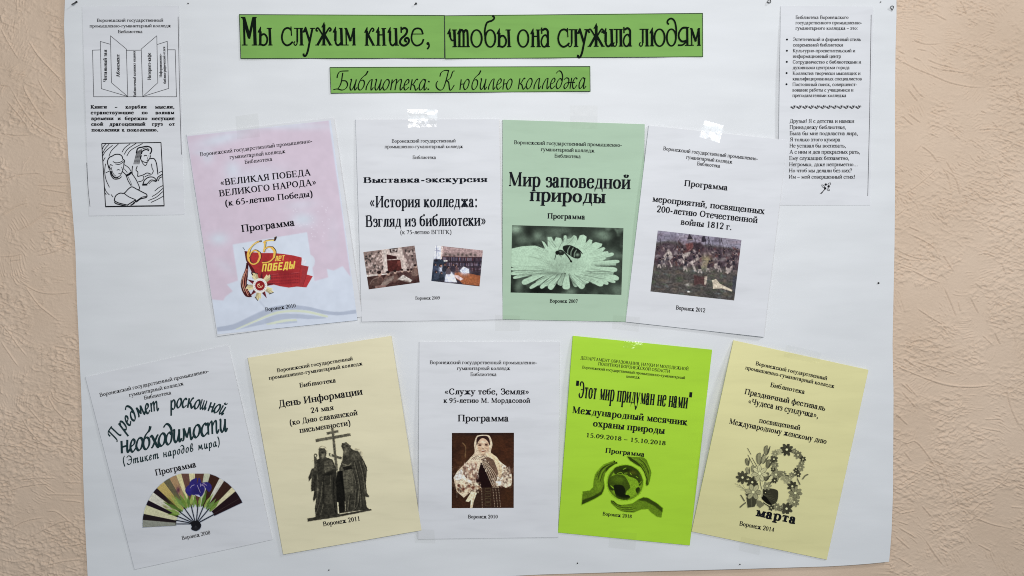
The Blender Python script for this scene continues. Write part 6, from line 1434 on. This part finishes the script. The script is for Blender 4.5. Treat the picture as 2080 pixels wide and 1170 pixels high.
texts(shI, eI, 'month_text', 'I2', [('марта', 584, 678, 908, 743, 74, 'slab')])
texts(shI, eI, 'year_text', 'I2', [('Воронеж 2014', 450, 755, 733, 810, 36, 'med')])
PI_ = np.array((214, 210, 160.)); ic = lambda g: tuple(PI_ * g)
cv = Canvas('fl8', 45, 85, 1160, 1125, 0.45, paper=tuple(PI_))
def flower(x, y, r_, n, g, gc=1.05, rot=0, inner=.6):
    for i in range(n):
        a_ = rot + i * 2 * math.pi / n + rs.uniform(-.08, .08)
        px_, py_ = x + r_ * .58 * math.cos(a_), y + r_ * .58 * math.sin(a_)
        cv.disc(px_, py_, r_ * .47, r_ * 1.5 / n + r_ * .06, ic(g * .45), 1, a_)
        cv.disc(px_, py_, r_ * .43, r_ * 1.35 / n + r_ * .03, ic(g * rs.uniform(.9, 1.1)), 1, a_)
        cv.line([(x, y), (x + r_ * .7 * math.cos(a_), y + r_ * .7 * math.sin(a_))], 3, ic(g * inner), .8)
    cv.disc(x, y, r_ * .2, r_ * .2, ic(g * .5)); cv.disc(x, y, r_ * .14 + 4, r_ * .14 + 4, ic(gc))
def tulip(x, y, s_, g, rot=0):
    c, n = math.cos(rot), math.sin(rot); T = lambda q: [(x + (a_ * c - b_ * n) * s_, y + (a_ * n + b_ * c) * s_) for a_, b_ in q]
    for q, gg in (([(-40, -60), (-10, -90), (0, 0), (-10, 50), (-35, 10)], g * .85), ([(40, -60), (60, -95), (45, 10), (10, 60), (5, 0)], g * .6), ([(-20, -80), (10, -100), (25, -60), (15, 40), (-5, 50), (-22, -20)], g)):
        cv.poly(T(q), ic(gg * .5), .9, smooth=True); cv.poly(T([(a_ * .88, b_ * .92) for a_, b_ in q]), ic(gg), 1, smooth=True)
    cv.line(T([(0, -60), (3, 40)]), 4, ic(g * .55), .7)
for q in ([(245, 150), (295, 240)], [(250, 250), (330, 400), (360, 440)], [(310, 290), (385, 420)]): cv.line(q, 9, ic(.26))
for q in ([(60, 675), (150, 720), (215, 780)], [(85, 710), (170, 745)], [(120, 690), (200, 770)], [(140, 765), (210, 775)], [(180, 700), (215, 760)]): cv.line(q, 4, ic(.35))
# dark leaves and stems
cv.poly([(450, 880), (470, 760), (560, 745), (660, 760), (700, 800), (690, 920), (640, 980), (560, 990), (480, 930)], ic(.25), 1, smooth=True)
for i in range(5): cv.line([(470, 840), (560 + i * 30, 770 + i * 45)], 4, ic(.5), .7)
cv.poly([(460, 830), (520, 870), (600, 980), (620, 1010), (520, 960), (440, 880)], ic(.06), .95); cv.poly([(225, 880), (400, 860), (380, 960), (350, 1020), (245, 1035)], ic(.30)); cv.line([(300, 880), (300, 1020)], 4, ic(.55)); cv.poly([(370, 920), (440, 930), (500, 990), (430, 1042), (380, 1000)], ic(.52), .95); cv.poly([(205, 820), (260, 830), (240, 880)], ic(.3))
cv.line([(480, 960), (560, 1010), (700, 1070), (840, 1095)], 15, ic(.22)); cv.line([(560, 690), (640, 620), (760, 560), (850, 560)], 22, ic(.28)); cv.line([(430, 620), (440, 700), (470, 800)], 10, ic(.3)); cv.line([(850, 560), (950, 560), (1010, 500)], 14, ic(.4))
cv.line([(720, 180), (640, 240), (600, 330), (640, 450), (720, 520)], 30, ic(.55), .9); cv.line([(870, 180), (990, 250), (1060, 330), (1040, 440), (980, 530), (870, 570)], 34, ic(.5), .9); cv.line([(860, 620), (960, 720), (970, 860), (920, 980), (840, 1060), (700, 1060)], 34, ic(.55), .9)
for q in ((520, 200, .95, .62, .1), (415, 330, 1.15, .66, .05), (240, 370, .75, .58, -.15), (545, 400, .9, .55, .3), (480, 330, .9, .74, .35), (250, 500, .7, .72, -.3), (520, 590, .9, .5, .4), (320, 470, .7, .7, .1)): tulip(*q)
flower(170, 585, 96, 8, .34); flower(315, 655, 88, 8, .30, rot=.3); flower(425, 525, 120, 7, .88, rot=.2); flower(330, 800, 120, 6, .76, rot=.1); flower(535, 710, 66, 6, .68)
cv.poly([(540, 500), (600, 460), (590, 540)], ic(.95)); cv.poly([(560, 590), (640, 540), (590, 610)], ic(.92)); cv.poly([(410, 900), (440, 820), (480, 640), (470, 860), (425, 920)], ic(.9), .8)
for q in ((828, 170, 95, 8, .30, 1.1), (637, 312, 60, 6, .34, 1.05), (655, 225, 52, 7, .7, .9), (720, 200, 46, 6, .85, .8), (995, 250, 62, 7, .55, 1.0), (1068, 312, 48, 6, .30, 1.0), (940, 190, 40, 6, .6, .8), (1050, 370, 44, 7, .62, .9), (1030, 435, 60, 7, .66, .9), (965, 480, 42, 6, .28, .8), (998, 540, 44, 6, .30, 1.0), (900, 550, 44, 7, .62, .9), (670, 540, 84, 7, .66, 1.05), (625, 460, 40, 6, .3, .9), (655, 400, 52, 7, .62, .8), (775, 530, 48, 6, .58, .9), (790, 590, 54, 6, .72, .8), (648, 628, 46, 6, .3, 1.05), (870, 600, 48, 6, .78, .9), (820, 640, 40, 6, .82, .8), (910, 715, 78, 7, .32, 1.05), (955, 815, 100, 8, .64, 1.1), (940, 950, 76, 8, .64, 1.0), (880, 930, 50, 6, .8, .8), (825, 1048, 92, 7, .32, 1.1), (676, 1020, 58, 7, .62, 1.0), (597, 1035, 46, 6, .32, 1.0), (512, 808, 30, 5, .2, 1.0), (740, 1030, 36, 6, .6, .8)): flower(*q, rot=rs.uniform(0, 1))
for q in ([(1140, 540), (1100, 560), (1065, 605)], [(985, 605), (1000, 640), (1022, 685)], [(145, 850), (165, 880), (195, 930)], [(215, 960), (180, 985), (135, 1025)]): cv.line(q, 20, ic(.36)); cv.line(q, 5, ic(.6))
cv.grain(.12, 14, 7); cv.soften(.5)
picture('flower_eight_picture', cv, shI, eI, step=.7, gain=1.22, eps=.0003, thr=.1)

# ================================================================ clear tape
def mat_tape(name, gloss, rough, bmp, rng):
    m = bpy.data.materials.new(name); m.use_nodes = True; nt = m.node_tree
    for n in list(nt.nodes): nt.nodes.remove(n)
    out = nt.nodes.new('ShaderNodeOutputMaterial'); tr = nt.nodes.new('ShaderNodeBsdfTransparent'); tr.inputs[0].default_value = (.965, .965, .96, 1)
    gl = nt.nodes.new('ShaderNodeBsdfGlossy'); gl.inputs['Color'].default_value = (gloss, gloss, gloss, 1); gl.inputs['Roughness'].default_value = rough
    df = nt.nodes.new('ShaderNodeBsdfDiffuse'); df.inputs['Color'].default_value = (.004, .004, .004, 1)
    ad = nt.nodes.new('ShaderNodeAddShader'); a2 = nt.nodes.new('ShaderNodeAddShader')
    nz = nt.nodes.new('ShaderNodeTexNoise'); nz.inputs['Scale'].default_value = 170; tc = nt.nodes.new('ShaderNodeTexCoord')
    bp = nt.nodes.new('ShaderNodeBump'); bp.inputs['Strength'].default_value = bmp; bp.inputs['Distance'].default_value = .0012
    # air under the film mirrors the lamps, well stuck patches stay clear
    n2 = nt.nodes.new('ShaderNodeTexNoise'); n2.inputs['Scale'].default_value = 120; n2.inputs['Detail'].default_value = 3; n2.inputs['Distortion'].default_value = 1.2; nt.links.new(tc.outputs['Object'], n2.inputs['Vector'])
    mr = nt.nodes.new('ShaderNodeMapRange'); mr.inputs[1].default_value = rng[0]; mr.inputs[2].default_value = rng[1]; mr.inputs[3].default_value = min(.02, gloss * .1); mr.inputs[4].default_value = gloss
    nt.links.new(n2.outputs['Fac'], mr.inputs[0]); nt.links.new(mr.outputs[0], gl.inputs['Color'])
    nt.links.new(tc.outputs['Object'], nz.inputs['Vector']); nt.links.new(nz.outputs['Fac'], bp.inputs['Height']); nt.links.new(bp.outputs[0], gl.inputs['Normal'])
    nt.links.new(tr.outputs[0], ad.inputs[0]); nt.links.new(gl.outputs[0], ad.inputs[1]); nt.links.new(ad.outputs[0], a2.inputs[0]); nt.links.new(df.outputs[0], a2.inputs[1]); nt.links.new(a2.outputs[0], out.inputs['Surface'])
    return m
M_TAPE = mat_tape('clear_tape', .30, .14, .6, (.46, .60))
M_TAPE_FULL = mat_tape('glaring_clear_tape', .34, .16, .7, (.34, .46))
M_TAPE_FLAT = mat_tape('flat_clear_tape', .008, .25, .1, (.3, .9))
M_TAPE_THIN = mat_tape('thinly_creased_clear_tape', .30, .12, .6, (.60, .72))
GT = 'pieces of clear sticky tape holding the booklets'
def tape(label, c, shs, crinkle=.0002, seed=1, lift=.00035, mat=None):
    sh0 = Sheet(*c, lambda u, v: 0 * u)
    nu, nv = 46, 40
    U, V = np.meshgrid(np.linspace(0, 1, nu), np.linspace(0, 1, nv)); x, y = sh0.px(U, V)
    H = HP(x, y)
    for s in shs:
        u, v = s.uv(x, y); w_ = np.hypot(*(s.c[1] - s.c[0])); h_ = np.hypot(*(s.c[3] - s.c[0]))
        din = np.minimum(np.minimum(u, 1 - u) * w_, np.minimum(v, 1 - v) * h_)      # px inside the sheet
        t = np.clip((din + 13) / 13.0, 0, 1); t = t * t * (3 - 2 * t)
        H = np.maximum(H, HP(x, y) + s.hf(np.clip(u, 0, 1), np.clip(v, 0, 1)) * t)
    H = H + lift + crinkle * (vnoise(x + y * .7, y, 24, 11, seed=seed) + .45 * vnoise(x - .5 * y, y, 9, 6, seed=seed + 4) - .7)
    H = np.maximum(H, HP(x, y) + .0002)
    P = W(x, y, H)
    o = mesh_obj('tape_piece', P.reshape(-1, 3), grid_faces(nu, nv), mat or ((M_TAPE if crinkle > .0007 else M_TAPE_THIN) if crinkle > .00025 else M_TAPE_FLAT), smooth=True)
    tag(o, label, 'sticky tape', GT); return o
tape('crumpled shiny tape over the top edge of the booklet with two small photographs', [(828, 222.5), (888, 222.5), (887, 258), (829, 258.5)], [shB], .0009, 3)
tape('shiny white tape over the top edge of the booklet with the battle picture', [(1431, 244.5), (1470, 255), (1461, 290), (1421, 278)], [shD], .00045, 8, mat=M_TAPE_FULL)
tape('small tape tab on the top edge of the lime green booklet', [(1268, 691), (1306, 694.5), (1304, 710), (1266, 706)], [shH], .0003, 12)
tape('wrinkled tape over the top edge of the pale yellow booklet', [(1598, 700), (1668, 716), (1663, 740), (1592, 725)], [shI], .0006, 15)
tape('faint tape above the pale pink booklet', [(478, 236), (524, 230), (528, 278), (482, 283)], [shA], .00015, 18)
tape('faint tape above the pale green booklet with two thin glints', [(1158, 214), (1214, 214), (1214, 262), (1158, 262)], [shC], .00015, 22)
tape('flat tape at the foot between the two photographs booklet and the pale green booklet', [(1006, 639), (1056, 641), (1056, 672), (1006, 672)], [shB, shC], .0001, 25)
tape('flat tape at the foot between the pale green booklet and the battle booklet', [(1246, 640), (1300, 644), (1297, 674), (1243, 668)], [shC, shD], .0001, 27)
tape('flat tape on the lower left corner of the portrait booklet', [(842, 1074), (882, 1076), (884, 1104), (842, 1102)], [shG], .0001, 29)
tape('flat tape on the foot of the lime green booklet', [(1238, 1078), (1294, 1083), (1290, 1118), (1236, 1112)], [shH], .0001, 31)
tape('flat tape on the foot of the pale yellow booklet', [(1506, 1090), (1548, 1099), (1542, 1128), (1500, 1118)], [shI], .0001, 33)

# ================================================================ pins
M_STEEL = mat_plain('dark_steel', (.05, .05, .05), .35, .8, .5)
def sph(bk_, c, r_, n=10):
    v0 = len(bk_[0])
    for i in range(1, n // 2):
        for j in range(n):
            t, f = math.pi * i / (n // 2), 2 * math.pi * j / n
            bk_[0].append((c[0] + r_ * math.sin(t) * math.cos(f), c[1] + r_ * math.cos(t), c[2] + r_ * math.sin(t) * math.sin(f)))
    R_ = n // 2 - 1
    for i in range(R_ - 1):
        for j in range(n): bk_[1].append((v0 + i * n + j, v0 + i * n + (j + 1) % n, v0 + (i + 1) * n + (j + 1) % n, v0 + (i + 1) * n + j))
    bk_[1].append(tuple(v0 + j for j in range(n))); bk_[1].append(tuple(v0 + (R_ - 1) * n + j for j in range(n - 1, -1, -1)))
def tube(bk_, pts, r_, n=7):
    pts = [Vector(p) for p in pts]; v0 = len(bk_[0])
    for i, p in enumerate(pts):
        d = (pts[min(i + 1, len(pts) - 1)] - pts[max(i - 1, 0)]).normalized(); a_ = d.cross(Vector((0.13, 1, .21))).normalized(); b_ = d.cross(a_)
        for j in range(n):
            f = 2 * math.pi * j / n; bk_[0].append(tuple(p + a_ * r_ * math.cos(f) + b_ * r_ * math.sin(f)))
    for i in range(len(pts) - 1):
        for j in range(n): bk_[1].append((v0 + i * n + j, v0 + i * n + (j + 1) % n, v0 + (i + 1) * n + (j + 1) % n, v0 + (i + 1) * n + j))
    bk_[1].append(tuple(v0 + j for j in range(n))); bk_[1].append(tuple(v0 + (len(pts) - 1) * n + j for j in range(n - 1, -1, -1)))
def wp(x, y, h_): return tuple(W(x, y, float(HP(x, y)) + h_).tolist())
GP = 'steel pins holding the poster'
def pin(label, pts, r_=.0005, head=None):
    e = thing('pin', label, 'pin', wp(pts[0][0], pts[0][1], 0), GP)
    bk_ = ([], []); tube(bk_, [wp(*p) for p in pts], r_); mesh_obj('shaft', bk_[0], bk_[1], M_STEEL, e, smooth=True)
    if head: bk_ = ([], []); sph(bk_, wp(*head[:3]), head[3]); mesh_obj('head', bk_[0], bk_[1], M_STEEL, e, smooth=True)
    return e
pin('bent nail like pin above the upper left leaflet', [(155, 4, .0002), (150, 7, .0030), (145.5, 9.3, .0042)], .0006, (155.3, 3.8, .0010, .0010))
pin('tiny pin with dark head above the headline comma', [(842, 9.8, .0001), (845, 7.2, .0022)], .0005, (845, 7, .0022, .0010))
ring = lambda cx_, cy2, rx, ry, tail: [(cx_ + rx * math.sin(a_), cy2 + ry * math.cos(a_), .0012 + .001 * math.cos(a_)) for a_ in np.linspace(0.1, 6.18, 18)] + [tail]
pin('eyelet pin with a loop near the upper right leaflet', ring(1562.7, 2.6, 3.0, 3.2, (1557.6, 5.2, .0006)), .00034)
pin('eyelet pin with a loop at the upper right corner of the poster', [(q[0], q[1], q[2]) for q in [(1812, 22.6, .0004), (1812, 19.6, .0008), (1809.4, 16, .0014), (1809, 13.5, .0018), (1812, 11.6, .002), (1815.2, 13.2, .0018), (1814.8, 16.2, .0014), (1812.4, 19.6, .0008)]], .00034)
def dot(label, x, y, r_=.0007):
    e = thing('pin', label, 'pin', wp(x, y, 0), GP); bk_ = ([], []); sph(bk_, wp(x, y, .0005), r_); mesh_obj('head', bk_[0], bk_[1], M_STEEL, e, smooth=True)
    bk_ = ([], []); tube(bk_, [wp(x, y, -.0015), wp(x, y, .0004)], .0003); mesh_obj('shaft', bk_[0], bk_[1], M_STEEL, e)
dot('tiny pin head above the gap between upper left leaflet and headline', 382, 7)
dot('tiny pin head at the right edge of the poster, halfway down', 1784.5, 575, .0010)
dot('tiny pin head at the foot of the poster, below the cream booklet', 668, 1158)
dot('tiny pin head at the foot of the poster, below the lime green booklet', 1173, 1144)
dot('tiny pin head at the foot of the poster, below the pale yellow booklet', 1503, 1146.5)
dot('tiny dark pin head on the lower right corner of the battle booklet', 1549, 680.5, .0007)
dot('tiny pin head at the top edge, right of the upper right leaflet', 1789, 4, .0006)
